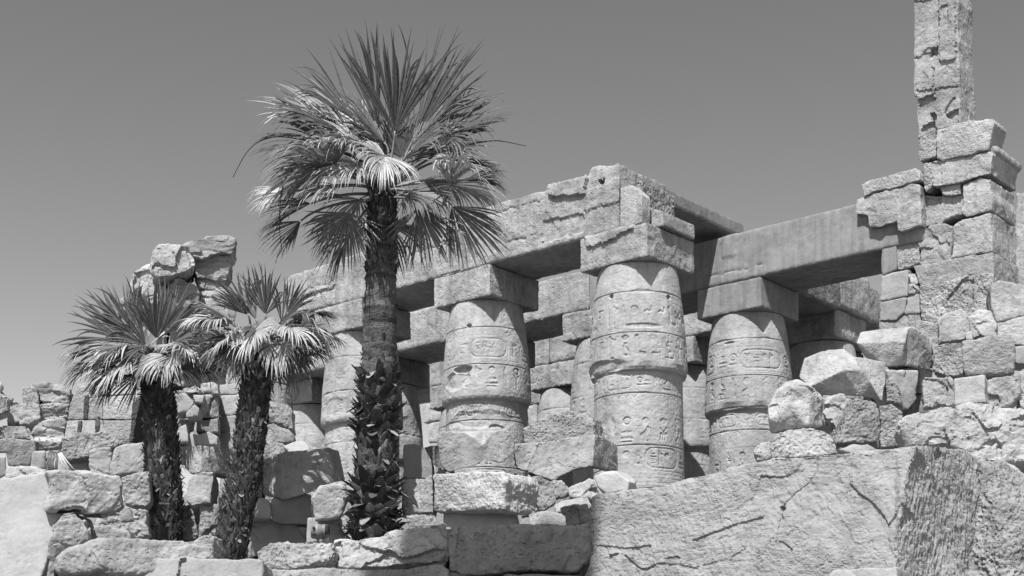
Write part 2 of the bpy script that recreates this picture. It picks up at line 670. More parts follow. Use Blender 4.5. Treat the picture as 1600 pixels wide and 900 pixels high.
# ------------------------------------------------------------------ carved hieroglyph canvas
class Canvas:
    def __init__(s, s0, s1, z0, z1, res):
        s.s0, s.z0, s.res = s0, z0, res
        s.ns, s.nz = int((s1 - s0) / res) + 1, int((z1 - z0) / res) + 1
        s.S = s0 + np.arange(s.ns) * res
        s.Zc = z0 + np.arange(s.nz) * res
        s.D = np.zeros((s.nz, s.ns), np.float32)

    def win(s, x0, x1, z0, z1):
        a, b = int((x0 - s.s0) / s.res) - 1, int((x1 - s.s0) / s.res) + 2
        c, d = int((z0 - s.z0) / s.res) - 1, int((z1 - s.z0) / s.res) + 2
        a, c = max(a, 0), max(c, 0)
        b, d = min(b, s.ns), min(d, s.nz)
        if a >= b or c >= d:
            return None
        X, Y = np.meshgrid(s.S[a:b], s.Zc[c:d])
        return X, Y, (slice(c, d), slice(a, b))

    def put(s, sl, sd, depth):
        m = np.clip(.5 - sd / (s.res * 1.3), 0, 1) * depth
        s.D[sl] = np.maximum(s.D[sl], m)

    def seg(s, pts, w, depth=.03):
        pts = np.asarray(pts, float)
        r = s.win(pts[:, 0].min() - w, pts[:, 0].max() + w, pts[:, 1].min() - w, pts[:, 1].max() + w)
        if r is None:
            return
        X, Y, sl = r
        d = np.full(X.shape, 9.0)
        for (ax, ay), (bx, by) in zip(pts[:-1], pts[1:]):
            L = (bx - ax) ** 2 + (by - ay) ** 2 + 1e-9
            t = np.clip(((X - ax) * (bx - ax) + (Y - ay) * (by - ay)) / L, 0, 1)
            d = np.minimum(d, np.hypot(X - ax - t * (bx - ax), Y - ay - t * (by - ay)))
        s.put(sl, d - w / 2, depth)

    def ell(s, cx, cy, rx, ry, depth=.035, ring=None, half=None):
        r = s.win(cx - rx - .05, cx + rx + .05, cy - ry - .05, cy + ry + .05)
        if r is None:
            return
        X, Y, sl = r
        d = (np.hypot((X - cx) / rx, (Y - cy) / ry) - 1) * min(rx, ry)
        if ring:
            d = np.abs(d) - ring / 2
        if half == 'top':
            d = np.maximum(d, cy - Y)
        if half == 'bot':
            d = np.maximum(d, Y - cy)
        s.put(sl, d, depth)

    def rect(s, cx, cy, hx, hy, depth=.035, ring=None, rnd=.0):
        r = s.win(cx - hx - .05, cx + hx + .05, cy - hy - .05, cy + hy + .05)
        if r is None:
            return
        X, Y, sl = r
        qx, qy = np.abs(X - cx) - hx + rnd, np.abs(Y - cy) - hy + rnd
        d = np.hypot(np.maximum(qx, 0), np.maximum(qy, 0)) + np.minimum(np.maximum(qx, qy), 0) - rnd
        if ring:
            d = np.abs(d) - ring / 2
        s.put(sl, d, depth)

def glyph(c, kind, x, z, h, dp=.026):
    w = .085 * h + .012
    if kind == 'disc':
        c.ell(x, z + .22 * h, .2 * h, .2 * h, dp * 1.25)
    elif kind == 'ring':
        c.ell(x, z + .15 * h, .2 * h, .2 * h, dp, ring=w)
        c.ell(x, z + .15 * h, .06 * h, .06 * h, dp)
        c.seg([(x - .2 * h, z - .3 * h), (x + .2 * h, z - .3 * h)], w, dp)
    elif kind == 'ankh':
        c.ell(x, z + .25 * h, .11 * h, .19 * h, dp, ring=w)
        c.seg([(x, z + .06 * h), (x, z - .45 * h)], w, dp)
        c.seg([(x - .2 * h, z + .02 * h), (x + .2 * h, z + .02 * h)], w, dp)
    elif kind == 'reed':
        c.ell(x - .02 * h, z + .15 * h, .08 * h, .33 * h, dp)
        c.seg([(x + .06 * h, z + .1 * h), (x + .06 * h, z - .46 * h)], w, dp)
    elif kind == 'bird':
        c.seg([(x - .22 * h, z - .12 * h), (x + .02 * h, z + .05 * h), (x + .12 * h, z + .2 * h)], .2 * h, dp)
        c.ell(x + .14 * h, z + .3 * h, .09 * h, .1 * h, dp)
        c.seg([(x + .2 * h, z + .3 * h), (x + .28 * h, z + .26 * h)], w * .8, dp)
        c.seg([(x - .02 * h, z - .1 * h), (x, z - .44 * h), (x + .1 * h, z - .44 * h)], w * .8, dp)
        c.seg([(x - .1 * h, z - .12 * h), (x - .1 * h, z - .44 * h), (x, z - .44 * h)], w * .8, dp)
    elif kind == 'water':
        c.seg([(x + (-.36 + .09 * k) * h, z + (.06 if k % 2 else -.06) * h) for k in range(9)], w, dp)
    elif kind == 'mouth':
        c.ell(x, z + .05 * h, .3 * h, .1 * h, dp)
        c.seg([(x - .3 * h, z - .28 * h), (x + .3 * h, z - .28 * h)], w * 1.5, dp)
    elif kind == 'basket':
        c.ell(x, z - .1 * h, .28 * h, .24 * h, dp, half='bot')
        c.ell(x, z + .25 * h, .11 * h, .11 * h, dp)
    elif kind == 'stool':
        c.rect(x, z + .2 * h, .14 * h, .13 * h, dp)
        c.seg([(x - .25 * h, z - .15 * h), (x + .25 * h, z - .15 * h)], w * 1.4, dp)
        c.seg([(x - .22 * h, z - .38 * h), (x + .22 * h, z - .38 * h)], w * 1.4, dp)
    elif kind == 'foot':
        c.seg([(x - .1 * h, z + .4 * h), (x - .08 * h, z - .36 * h), (x + .22 * h, z - .4 * h)], w * 1.6, dp)
    elif kind == 'house':
        c.seg([(x - .05 * h, z - .25 * h), (x - .26 * h, z - .25 * h), (x - .26 * h, z + .25 * h), (x + .26 * h, z + .25 * h), (x + .26 * h, z - .25 * h)], w, dp)
    elif kind == 'seated':
        c.ell(x + .02 * h, z + .32 * h, .1 * h, .11 * h, dp)
        c.seg([(x - .05 * h, z + .2 * h), (x - .1 * h, z - .35 * h), (x + .2 * h, z - .38 * h), (x + .18 * h, z - .1 * h), (x + .02 * h, z + .12 * h)], w * 1.3, dp)
    elif kind == 'snake':
        c.seg([(x - .3 * h, z - .2 * h), (x - .1 * h, z - .05 * h), (x + .05 * h, z - .2 * h), (x + .2 * h, z - .08 * h), (x + .22 * h, z + .2 * h)], w * 1.2, dp)
    elif kind == 'flag':
        c.seg([(x - .1 * h, z - .45 * h), (x - .1 * h, z + .45 * h)], w, dp)
        c.seg([(x - .1 * h, z + .38 * h), (x + .16 * h, z + .28 * h), (x - .1 * h, z + .18 * h)], w, dp)
    elif kind == 'figure':
        c.ell(x, z + .34 * h, .075 * h, .085 * h, dp)
        c.seg([(x, z + .22 * h), (x - .01 * h, z - .06 * h)], .15 * h, dp)
        c.seg([(x - .01 * h, z - .05 * h), (x - .1 * h, z - .45 * h), (x - .02 * h, z - .45 * h)], w * 1.1, dp)
        c.seg([(x, z - .05 * h), (x + .1 * h, z - .45 * h), (x + .18 * h, z - .45 * h)], w * 1.1, dp)
        c.seg([(x, z + .18 * h), (x + .2 * h, z + .02 * h), (x + .2 * h, z + .26 * h)], w * .8, dp)
    elif kind == 'bee':
        c.ell(x, z, .24 * h, .1 * h, dp)
        c.seg([(x - .2 * h, z + .3 * h), (x, z + .06 * h), (x + .2 * h, z + .34 * h)], w, dp)
        for q in (-.15, 0, .15):
            c.seg([(x + q * h, z - .06 * h), (x + (q - .06) * h, z - .34 * h)], w * .7, dp)
    elif kind == 'plant':
        c.seg([(x, z - .45 * h), (x, z + .1 * h)], w, dp)
        for q in (-.2, -.08, .08, .2):
            c.seg([(x, z), (x + q * h, z + .4 * h)], w * .9, dp)

KINDS = ['disc', 'ring', 'ankh', 'reed', 'bird', 'water', 'mouth', 'basket', 'stool', 'foot', 'house', 'seated', 'snake', 'flag', 'figure', 'bee', 'plant']

def text_row(c, z, h, rs, s0, s1, dense=1.0, dp=.026):
    x = s0 + rs.random() * .1
    while x < s1:
        k = KINDS[rs.integers(len(KINDS))]
        w = .62 * h
        if k in ('water', 'mouth', 'house', 'snake', 'stool'):        # flat signs stand in pairs above each other
            glyph(c, k, x + w / 2, z + .24 * h, h * .62, dp)
            glyph(c, KINDS[rs.integers(len(KINDS))], x + w / 2, z - .24 * h, h * .5, dp)
        elif k in ('reed', 'flag', 'ankh', 'foot'):
            w = .36 * h
            glyph(c, k, x + w / 2, z, h, dp)
        else:
            glyph(c, k, x + w / 2, z, h, dp)
        x += w / dense + .03

def cartouche_row(c, z, h, rs, s0, s1, dp=.022):
    x = s0 + rs.random() * .4
    while x < s1:
        L = h * (1.7 + .5 * rs.random())
        c.rect(x + L / 2, z, L / 2, h * .46, dp, ring=.035, rnd=h * .4)
        c.seg([(x + L + .045, z - h * .4), (x + L + .045, z + h * .4)], .035, dp)
        text_row(c, z, h * .62, rs, x + .12 * h, x + L - .5 * h, 1.0, dp)
        x += L + .12
        n = rs.integers(1, 4)
        for _ in range(n):
            glyph(c, KINDS[rs.integers(len(KINDS))], x + h * .28, z, h * .8, dp)
            x += h * .56
        x += .05

def leaf_frieze(c, z0, z1, rs, s0, s1, dp=.016):
    x = s0
    w = .2
    while x < s1:
        if rs.random() < .85:
            c.seg([(x, z0), (x, z1 - .09)], .02, dp)
            c.ell(x + w / 2, z1 - .1, w / 2, .1, dp, ring=.022, half='top')
        x += w + (.03 if rs.random() < .8 else .12)

def hline(c, z, rs, s0, s1, w=.018, dp=.009):
    x = s0
    while x < s1:
        L = .5 + rs.random() * 1.6
        c.seg([(x, z + rs.normal() * .006), (min(x + L, s1), z + rs.normal() * .006)], w, dp)
        x += L + (.05 if rs.random() < .6 else .3) * rs.random()

def frieze_big(c, zt, zb, rs, s0, s1, dp=.028):
    """the band of upright royal names: disc over a figure or pair of signs, in narrow columns"""
    h = zt - zb
    x = s0 + rs.random() * .3
    seq = ['figure', 'stool', 'bird', 'ankh', 'seated', 'bee', 'plant', 'mouth']
    while x < s1:
        w = h * (.52 + .12 * rs.random())
        pick = rs.random()
        if pick < .35:
            c.ell(x + w / 2, zt - .2 * h, .13 * h, .13 * h, dp * 1.2, ring=None if rs.random() < .6 else .05)
            glyph(c, seq[rs.integers(len(seq))], x + w / 2, zb + .34 * h, h * .66, dp)
        elif pick < .6:
            w = h * .3
            glyph(c, ['reed', 'flag', 'ankh', 'foot', 'plant'][rs.integers(5)], x + w / 2, zb + h / 2, h * .9, dp)
        else:
            for r_ in range(3):
                sx = x + w / 2 + .03 * rs.normal()
                glyph(c, KINDS[rs.integers(len(KINDS))], sx, zt - h * (.18 + .32 * r_), h * .36, dp)
                if rs.random() < .4:
                    glyph(c, ['reed', 'flag', 'stool'][rs.integers(3)], sx + w * .38, zt - h * (.18 + .32 * r_), h * .28, dp)
        if rs.random() < .35:
            c.seg([(x + w * .2, zb + .02), (x + w * .8, zb + .02)], .045, dp)
        x += w + .08

SH_R, LIP = 1.22, 10.12
PROFILE = np.array([(2.6, 1.30), (5.0, 1.27), (8.0, 1.23), (10.02, 1.205), (10.07, 1.205), (10.085, 1.25), (10.12, 1.305), (10.2, 1.34), (10.34, 1.348), (10.7, 1.335),
                    (11.2, 1.305), (11.8, 1.255), (12.4, 1.19), (12.9, 1.115), (13.09, 1.08)])
Z_TOP = 13.09

def column_canvas(seed, res):
    rs = np.random.default_rng(seed)
    s0, s1 = -2.35, 2.35
    c = Canvas(s0, s1, 5.2, Z_TOP, res)
    for z in (11.98, 11.22, 11.16):
        hline(c, z, rs, s0, s1)
    if seed % 2:
        text_row(c, 11.6, .56, rs, s0, s1)
    else:
        cartouche_row(c, 11.6, .6, rs, s0, s1)
    frieze_big(c, 11.08, 10.42, rs, s0, s1)
    for z in (10.0, 9.57, 9.5):
        hline(c, z, rs, s0, s1)
    cartouche_row(c, 9.79, .38, rs, s0, s1)
    leaf_frieze(c, 9.0, 9.44, rs, s0, s1)
    hline(c, 8.95, rs, s0, s1)
    frieze_big(c, 8.88, 8.16, rs, s0, s1)
    for z in (8.09, 7.40, 7.3, 7.2):
        hline(c, z, rs, s0, s1)
    cartouche_row(c, 7.75, .58, rs, s0, s1)
    for z in (7.08, 6.98):
        hline(c, z, rs, s0, s1, .03)
    frieze_big(c, 6.9, 6.2, rs, s0, s1)
    text_row(c, 5.8, .5, rs, s0, s1)
    return c

def column_meshes(seed, res, ang0, dents=(), wear=.45):
    """shaft and capital, with the carved bands sunk into them; ang0 = direction of the side that is seen"""
    c = column_canvas(seed, res)
    a_dense = np.linspace(-R(112), R(112), int(2 * R(112) * 1.25 / res))
    a_back = np.linspace(R(112), 2 * math.pi - R(112), 26)[1:-1]
    ang = np.concatenate([a_dense, a_back])
    zs = np.concatenate([np.linspace(2.6, 5.2, 14)[:-1], np.arange(5.2, Z_TOP, res)])
    rr = np.interp(zs, PROFILE[:, 0], PROFILE[:, 1])
    A, ZZ = np.meshgrid(ang, zs)
    RR = np.repeat(rr[:, None], len(ang), 1)
    S = A * 1.25
    ix = np.clip(((S - c.s0) / res), 0, c.ns - 1).astype(int)
    iz = np.clip(((ZZ - c.z0) / res), 0, c.nz - 1).astype(int)
    D = c.D[iz, ix] * (S < 2.3) * (ZZ > 5.25)
    Q = np.stack([np.cos(A) * RR, np.sin(A) * RR, ZZ], -1).reshape(-1, 3).astype(np.float32) + seed * 13.7
    sh = A.shape
    patch = fbm(Q * .9 + 5, 4).reshape(sh)
    keep = np.clip((patch + wear - .22) * 6, 0, 1) * (.6 + .4 * np.clip(.5 + 2 * fbm(Q * 3.1, 2).reshape(sh), 0, 1))
    rough = 1 - np.clip((patch + wear - .02) * 7, 0, 1)
    d = -D * keep
    d += .016 * fbm(Q * 1.6, 3).reshape(sh) + .006 * noise(Q * 13).reshape(sh)
    d -= rough * (.014 + .030 * np.abs(fbm(Q * np.array([5, 5, 9], np.float32), 3)).reshape(sh))
    # joints between the drums, chipped along their edges
    for zj in (12.25, 11.12, 9.5, 8.1, 6.95):
        w = np.abs(ZZ - zj + .012 * noise(Q * 1.2 + zj).reshape(sh))
        chip = .016 + .08 * np.clip(noise(Q * 2.2 + 40).reshape(sh) - .15, 0, 1)
        d -= np.clip(1 - w / chip, 0, 1) * .032
    for s_, z_, rx, rz, dep in dents:
        e = np.hypot((S - s_) / rx, (ZZ - z_) / rz) + .22 * noise(Q * 3.3).reshape(sh)
        d -= np.clip((1 - e) * 3.0, 0, 1) * dep
    lipnoise = np.clip(noise(Q * np.array([1.6, 1.6, .4], np.float32)).reshape(sh) - .1, 0, 1)
    d -= lipnoise * np.clip(1 - np.abs(ZZ - 10.18) / .17, 0, 1) * .16 * (ZZ > 10.08)
    RR = RR + d
    X = np.cos(A + ang0) * RR
    Y = np.sin(A + ang0) * RR
    P = np.stack([X, Y, ZZ], -1)
    k = int(np.searchsorted(zs, 10.08))
    def grid(P):
        nz_, na = P.shape[:2]
        i = np.arange(nz_ - 1)[:, None] * na + np.arange(na)[None]
        j = np.arange(nz_ - 1)[:, None] * na + (np.arange(na)[None] + 1) % na
        F = np.stack([i, j, j + na, i + na], -1).reshape(-1, 4)
        return P.reshape(-1, 3), F
    return grid(P[:k + 1]), grid(P[k:])

AB_H, AB_A = .93, 1.125
ABZ = 13.085

def col_pos(u, v):
    p = hall(u, v, 0)
    return np.array([p[0], p[1], 3.0])

def column(label, u, v, meshes, ab=True, relief=(), abstyle='weath', abmat='beam', dz=0.0, group='bud columns of the hall', D=40, abpx=2.0):
    loc = col_pos(u, v)
    loc[2] += dz
    e = empty('column', loc, label, 'column', group)
    (sv, sf), (cv, cf) = meshes
    base = np.array([loc[0], loc[1], 0 + dz])
    mesh_obj('shaft', sv + base, sf, M['column'], e)
    mesh_obj('capital', cv + base, cf, M['column'], e)
    if ab:
        box_hall('abacus', u - AB_A, u + AB_A, v - AB_A, v + AB_A, ABZ + dz, ABZ + AB_H - .01 + dz, abstyle, M[abmat], D, e, px=abpx, bev=.008, relief=relief, chip=.5)
    return e

def facing(u, v):
    p = hall(u, v, 0)
    return math.atan2(-p[1], -p[0])

# front row, three columns; one more behind the third gap
BAY = 5.6
column('largest carved bud column, nearest of the front row, right of the hall centre', 0, 0,
       column_meshes(3, .0135, facing(0, 0), dents=[(-.78, 12.18, .07, .07, .12), (.95, 12.15, .08, .07, .12), (-1.15, 10.25, .9, .22, .07), (.1, 11.3, .55, .07, .03), (-1.0, 8.5, .55, .5, .03), (1.0, 6.6, .5, .35, .05)], wear=.5),
       relief=[([(914, 372), (925, 346), (996, 330), (992, 356), (958, 374), (920, 386)], -.07), ([(1040, 345), (1085, 365), (1096, 395), (1062, 385), (1040, 370)], .015)])
column('carved bud column with chipped capital standing behind the tilted boulder', -BAY, 0,
       column_meshes(6, .0135, facing(-BAY, 0), dents=[(-.75, 11.0, .34, .12, .14), (-.95, 10.7, .5, .3, .06), (-.55, 12.3, .09, .06, .1), (-.2, 9.5, 1.2, .3, .05), (.3, 9.25, .3, .12, .06)], wear=.4), D=43)
column('front row bud column half hidden behind the tallest palm trunk', -2 * BAY + .15, 0,
       column_meshes(9, .018, facing(-2 * BAY, 0), dents=[(-.9, 10.6, .8, .35, .04)], wear=.05), D=46)
column('front row column at the far left end behind the middle palm', -3 * BAY + .3, 0, column_meshes(12, .03, facing(-3 * BAY, 0), wear=.05), D=50)
column('bud column with crisp carved bands right of the largest column', 0, 5.75,
       column_meshes(4, .0135, facing(0, 5.75), dents=[(-.6, 12.15, .2, .06, .04)], wear=.62), abstyle='cut', abmat='concrete', dz=-.17, D=42.5)

BACK = column_meshes(8, .03, -math.pi / 2, wear=.4)
back_spots = [(-5.3, 5.75, 'second row column glimpsed just left of the largest column'),
              (-10.55, 5.75, 'second row column hidden mostly behind the chipped column'),
              (-15.8, 5.75, 'second row column in the gap beside the tallest palm'),
              (-20.9, 6.5, 'small distant column with sunlit block capital left of the tallest palm'),
              (-.3, 10.85, 'shadowed column standing under the dark ceiling beams'),
              (-5.75, 10.8, 'narrow strip of column between the two best carved columns'),
              (-11.1, 10.85, 'round topped column far back left of the largest column'),
              (-16.4, 10.85, 'third row column far back between the palms and the hall')]
proto = None
for u, v, lab in back_spots:
    loc = col_pos(u, v)
    if proto is None:
        proto = column(lab, u, v, BACK, D=46)
        p0 = loc
        base_kids = list(proto.children)
        kidlab = lab
    else:
        e = proto.copy()
        COL.objects.link(e)
        e.location = loc
        e['label'] = lab
        BACKCOPIES = globals().setdefault('BACKCOPIES', [])
        for ch in base_kids:
            k = ch.copy()
            COL.objects.link(k)
            k.parent = e
            BACKCOPIES.append((k, ch))

# ------------------------------------------------------------------ architraves and roof slabs
ARZ = ABZ + AB_H
def beam(name, label, u0, u1, v, z0, z1, style='weath', material='beam', D=40, relief=(), top=None, px=2.6, amp=1.0, cat='stone beam', group='stone beams over the columns', th=2.2, bev=.03):
    o = box_hall(name, u0, u1, v - th / 2, v + th / 2, z0, z1, style, M[material], D, px=px, relief=relief, top=top, amp=amp, bev=bev)
    return tag(o, label, cat, group)

def uz(px, py, v=-1.1):
    """photograph point on the front plane v -> (u, z)"""
    q = on_plane(px, py, hall(0, v, 0), V)
    return float(np.dot(q - A0, U)), float(q[2])

topA = [uz(*p) for p in [(967, 254), (952, 258), (936, 257), (921, 262), (919, 275), (905, 273), (880, 281), (857, 288), (852, 297), (825, 303), (790, 313), (762, 324)]]
topA = [(u, z) for u, z in topA]
ua, ub = topA[0][0], -BAY
topA[-1] = (ub + .004, topA[-1][1])
beam('stone_beam', 'long front beam ending in a broken rough block above the largest column', ub + .004, ua, 0, ARZ, 15.6, D=40, top=topA,
     relief=[([(857, 290), (918, 276), (916, 304), (870, 308), (858, 304)], -.10),
             ([(848, 345), (913, 334), (913, 362), (846, 380)], .05),
             ([(916, 300), (1000, 262), (1000, 300), (955, 318), (916, 330)], -.04),
             ([(934, 281), (944, 281), (945, 287), (936, 287)], .2),
             ([(700, 352), (850, 310), (850, 312), (700, 356)], .03),
             ([(786, 378), (838, 366), (838, 368), (788, 381)], .03),
             ([(838, 340), (852, 337), (846, 380), (838, 382)], .02)])
topB = [uz(*p) for p in [(762, 324), (735, 331), (700, 343), (660, 356), (630, 372), (590, 380), (560, 394), (540, 400)]]
topB[0] = (ub - .004, topB[0][1]); topB[-1] = (-2 * BAY + .004, topB[-1][1])
beam('stone_beam', 'front beam running behind the crown of the tallest palm', -2 * BAY + .004, ub - .004, 0, ARZ, 15.4, D=44, top=topB,
     relief=[([(690, 430), (760, 408), (760, 411), (690, 434)], .03), ([(640, 395), (720, 372), (720, 374), (640, 399)], .03)])
topC = [uz(*p) for p in [(540, 402), (520, 408), (500, 414), (470, 424), (452, 430), (444, 442)]]
topC[0] = (-2 * BAY - .004, topC[0][1])
beam('stone_beam', 'leftmost front beam sloping down behind the middle palm', topC[-1][0] + .1, -2 * BAY - .004, 0, ARZ, 15.3, D=48, top=topC,
     relief=[([(452, 470), (545, 440), (545, 446), (452, 478)], .06), ([(480, 450), (530, 436), (530, 438), (480, 454)], .03)])
# broken lower ledge beyond the end of the front beam, with a leaning flake
pts = [uz(*p) for p in [(1017, 329), (1016, 321), (990, 313), (969, 304)]]
o = box_hall('broken_beam_end', ua + .004, pts[0][0], -.55, 1.0, ARZ + .004, 14.7, 'cut', M['weath'], 37, top=pts, bev=.008, amp=1.0, px=2.0)
tag(o, 'low broken beam stump lying on the largest capital behind the leaning flake', 'stone beam')
pts = [uz(*p) for p in [(1003, 330), (1002, 303), (986, 288), (968, 293)]]
o = box_hall('leaning_flake', ua + .004, pts[0][0] - .03, -1.09, -.70, ARZ + .004, 14.7, 'cut', M['weath'], 37, top=pts, bev=.006, amp=1.0, px=1.7)
tag(o, 'sharp sunlit stone flake standing on the front edge of the largest capital', 'stone')
# rough inner face of the upper block that survives behind the flake
o = box_hall('rough_block', ua - .3, ua + .13, -.25, 1.4, ARZ + .2, 15.58, 'grit', M['grit'], 37, bev=.03, amp=1.8)
tag(o, 'gritty upright block under the flat roof slab', 'stone')
beam('roof_slab', 'thin flat roof slab crossing from the largest column to the next row', -1.85, -.25, 2.95, 15.62, 16.06, 'cut', 'concrete', D=39, th=6.1, cat='roof slab', bev=.015)

zB0, zB1 = ARZ - .17, 15.33
o = box_hall('stone_beam', -5.3, 6.2, 5.75 - 1.1, 5.75 + 1.1, zB0 + .003, zB1, 'cut', M['concrete'], 42, px=2.8, bev=.02,
             relief=[([(1126, 352), (1152, 342), (1151, 398), (1128, 405)], -.03), ([(1100, 432), (1196, 412), (1196, 414), (1100, 435)], .025)])
tag(o, 'smooth restored cement beam spanning from the crisp column to the right wall', 'stone beam', 'stone beams over the columns')
for u0, u1, lab in [(-10.6, -5.31, 'rough second row beam seen between the two front capitals'), (-15.9, -10.61, 'second row beam left of the chipped column capital'), (-21.5, -15.91, 'second row beam far left behind the tallest palm')]:
    beam('stone_beam', lab, u0, u1, 5.75, ARZ, 15.35 + .1 * random.random(), D=48, style='weath', px=3)
for u0, u1, lab in [(-5.8, 1.0, 'third row beam in the shade under the roof'), (-11.2, -5.81, 'third row beam seen through the central gap'), (-16.6, -11.21, 'third row beam deep in the left gap'), (-22, -16.61, 'third row beam furthest left behind the tallest palm')]:
    beam('stone_beam', lab, u0, u1, 10.85, ARZ - .01, 15.3 + .1 * random.random(), D=54, style='weath', px=3)
# beams running into the hall
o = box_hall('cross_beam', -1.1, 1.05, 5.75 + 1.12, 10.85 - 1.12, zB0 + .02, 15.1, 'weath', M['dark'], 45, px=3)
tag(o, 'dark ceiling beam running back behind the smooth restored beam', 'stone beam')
o = box_hall('cross_beam', -1.3, .85, 10.85 + 1.12, 20, ARZ + .02, 15.25, 'weath', M['beam'], 48, px=3)
tag(o, 'sunlit rough beam end framed in the opening left of the right wall', 'stone beam')
o = box_hall('cross_beam', 1.6, 3.4, 11.5, 22, 15.3, 16.1, 'weath', M['beam'], 50, px=3)
tag(o, 'upper rough slab under the sky in the opening beside the wall', 'stone beam')

# coursed wall far inside the hall, seen between the columns
far = empty('back_wall', hall(-9, 17, 3), 'distant wall of squared courses seen between the columns', 'wall')
rs = np.random.default_rng(5)
z = 3.0
row = 0
while z < 15.3:
    h = .95 + .25 * rs.random()
    if z > 9.6:
        u = -26 + rs.random() * 1.5
        while u < -.6:
            L = 1.3 + 1.6 * rs.random()
            if not (rs.random() < .10 and z > 10 and z < 14):
                dv = .08 * rs.random()
                box_hall('stone_block', u, u + L - .015, 17 + dv, 18.1, z, z + h - .015, 'weath', M['weath'], 60, far, px=3.4, bev=.03)
            u += L
    else:
        box_hall('foundation_course', -26, -.4, 17, 18.1, z, z + h - .01, 'weath', M['weath'], 80, far, px=4)
    z += h
# ------------------------------------------------------------------ the ruined wall at the right (one thing, its stones are its parts)
PB = hall(0, 5.75 - 1.1, 0)            # front plane of the second row
wall = empty('ruined_wall', hall(6.3, 5.6, 3), 'tall ruined wall of eroded blocks at the right with a narrow jamb rising from it', 'wall')

def wstone(poly, off=0.0, T=1.7, style='weath', name='stone_block', **kw):
    """stone of the wall: its face stands off metres in front of the wall plane"""
    P0 = PB - V * off
    c = np.mean(np.array(poly, float), 0)
    D = on_plane(c[0], c[1], P0, V)[1]
    kw.setdefault('ins', .004)
    kw.setdefault('chip', .45)
    kw.setdefault('bev', .008)
    kw.setdefault('jit', .7)
    kw.setdefault('px', 1.9)
    return stone_px(name, None, poly, D, yaw=41, T=T, style=style, parent=wall, P0=P0, **kw)

wstone([(1428, -70), (1495, -70), (1497, 40), (1499, 120), (1501, 190), (1497, 194), (1464, 203), (1441, 214), (1434, 217), (1434, 150), (1428, 150), (1428, 60)], T=.98, name='jamb', style='weath', amp=1.2,
       relief=[([(1452, 75), (1465, 71), (1466, 86), (1453, 88)], .16), ([(1453, 180), (1458, 176), (1464, 180), (1463, 187), (1456, 188)], .14),
               ([(1433, 156), (1455, 148), (1462, 154), (1440, 166), (1434, 175)], .12), ([(1478, 178), (1496, 170), (1498, 192), (1482, 194)], .1),
               ([(1440, 196), (1460, 190), (1463, 202), (1440, 206)], .1), ([(1428, 2), (1466, -4), (1466, 0), (1428, 6)], .05),
               ([(1466, -60), (1493, -60), (1494, 40), (1493, 92), (1470, 97), (1468, 40)], -.06), ([(1470, 12), (1482, 8), (1481, 38), (1468, 42)], .04),
               ([(1428, 90), (1456, 80), (1456, 83), (1428, 93)], .05), ([(1457, 105), (1460, 105), (1459, 145), (1456, 147)], .05), ([(1432, 141), (1496, 134), (1496, 137), (1456, 146), (1434, 148)], .04), ([(1474, 174), (1490, 152), (1492, 153), (1477, 176)], .06)])
wstone([(1434, 222), (1437, 213), (1461, 201), (1462, 244), (1437, 252), (1433, 246)], off=.08, T=.9, style='grit')
wstone([(1464, 203), (1490, 195), (1515, 188), (1551, 185), (1554, 192), (1543, 234), (1500, 244), (1474, 252), (1464, 248)], off=.16, T=.85, style='chis')
wstone([(1442, 255), (1456, 252), (1457, 291), (1446, 300), (1442, 290)], off=.06, T=1.5, style='grit')
wstone([(1456, 252), (1470, 249), (1546, 236), (1552, 239), (1548, 257), (1548, 271), (1503, 284), (1471, 290), (1457, 291)], off=.12, T=1.75, style='weath', relief=[([(1456, 254), (1470, 252), (1470, 288), (1457, 290)], .03)])
wstone([(1470, 290), (1500, 285), (1501, 303), (1484, 306), (1472, 304)], off=.02, T=.6, style='grit')
wstone([(1505, 288), (1532, 277), (1548, 280), (1549, 329), (1510, 339), (1500, 332), (1506, 318)], off=.04, T=1.7, style='weath')
wstone([(1440, 304), (1472, 306), (1503, 303), (1522, 310), (1520, 326), (1498, 336), (1472, 346), (1474, 352), (1441, 354)], off=-.10, T=1.5, style='weath', relief=[([(1441, 306), (1470, 300), (1470, 318), (1445, 322)], .1)])
wstone([(1489, 352), (1500, 345), (1549, 331), (1550, 393), (1520, 398), (1487, 404)], off=.0, T=1.7, style='weath')
wstone([(1441, 354), (1474, 350), (1489, 354), (1486, 406), (1438, 416), (1436, 380)], off=-.08, T=1.5, style='crag', amp=.8)
wstone([(1424, 414), (1470, 408), (1520, 398), (1551, 393), (1553, 420), (1550, 442), (1500, 438), (1460, 450), (1436, 446)], off=.03, T=1.75, style='weath')
wstone([(1436, 446), (1470, 440), (1520, 430), (1552, 425), (1557, 470), (1550, 500), (1500, 512), (1464, 515), (1440, 500), (1437, 470)], off=.06, T=1.8, style='grit', amp=1.3,
       relief=[([(1478, 470), (1500, 440), (1520, 428), (1520, 470), (1500, 480)], .08)])
wstone([(1378, 372), (1401, 366), (1401, 420), (1378, 431)], off=-.03, T=1.5, style='cut', material=M['concrete'], ins=.006)
wstone([(1401, 366), (1438, 356), (1438, 410), (1425, 416), (1401, 421)], off=-.08, T=1.4, style='grit', ins=.006)
wstone([(1377, 432), (1419, 421), (1418, 462), (1374, 470)], off=.0, T=1.5, style='smooth', ins=.008)
wstone([(1374, 471), (1418, 464), (1413, 488), (1400, 500), (1384, 501), (1373, 501)], off=-.01, T=1.5, style='smooth', ins=.01)
wstone([(1373, 502), (1400, 501), (1415, 489), (1438, 488), (1442, 530), (1372, 530)], off=-.06, T=1.4, style='weath', ins=.006)
wstone([(1419, 461), (1436, 458), (1437, 489), (1413, 490)], off=-.04, T=1.2, style='smooth', material=M['pale'], ins=.006)
wstone([(1419, 426), (1430, 424), (1437, 440), (1428, 446), (1419, 444)], off=.0, T=.9, style='crag', cuts=2)
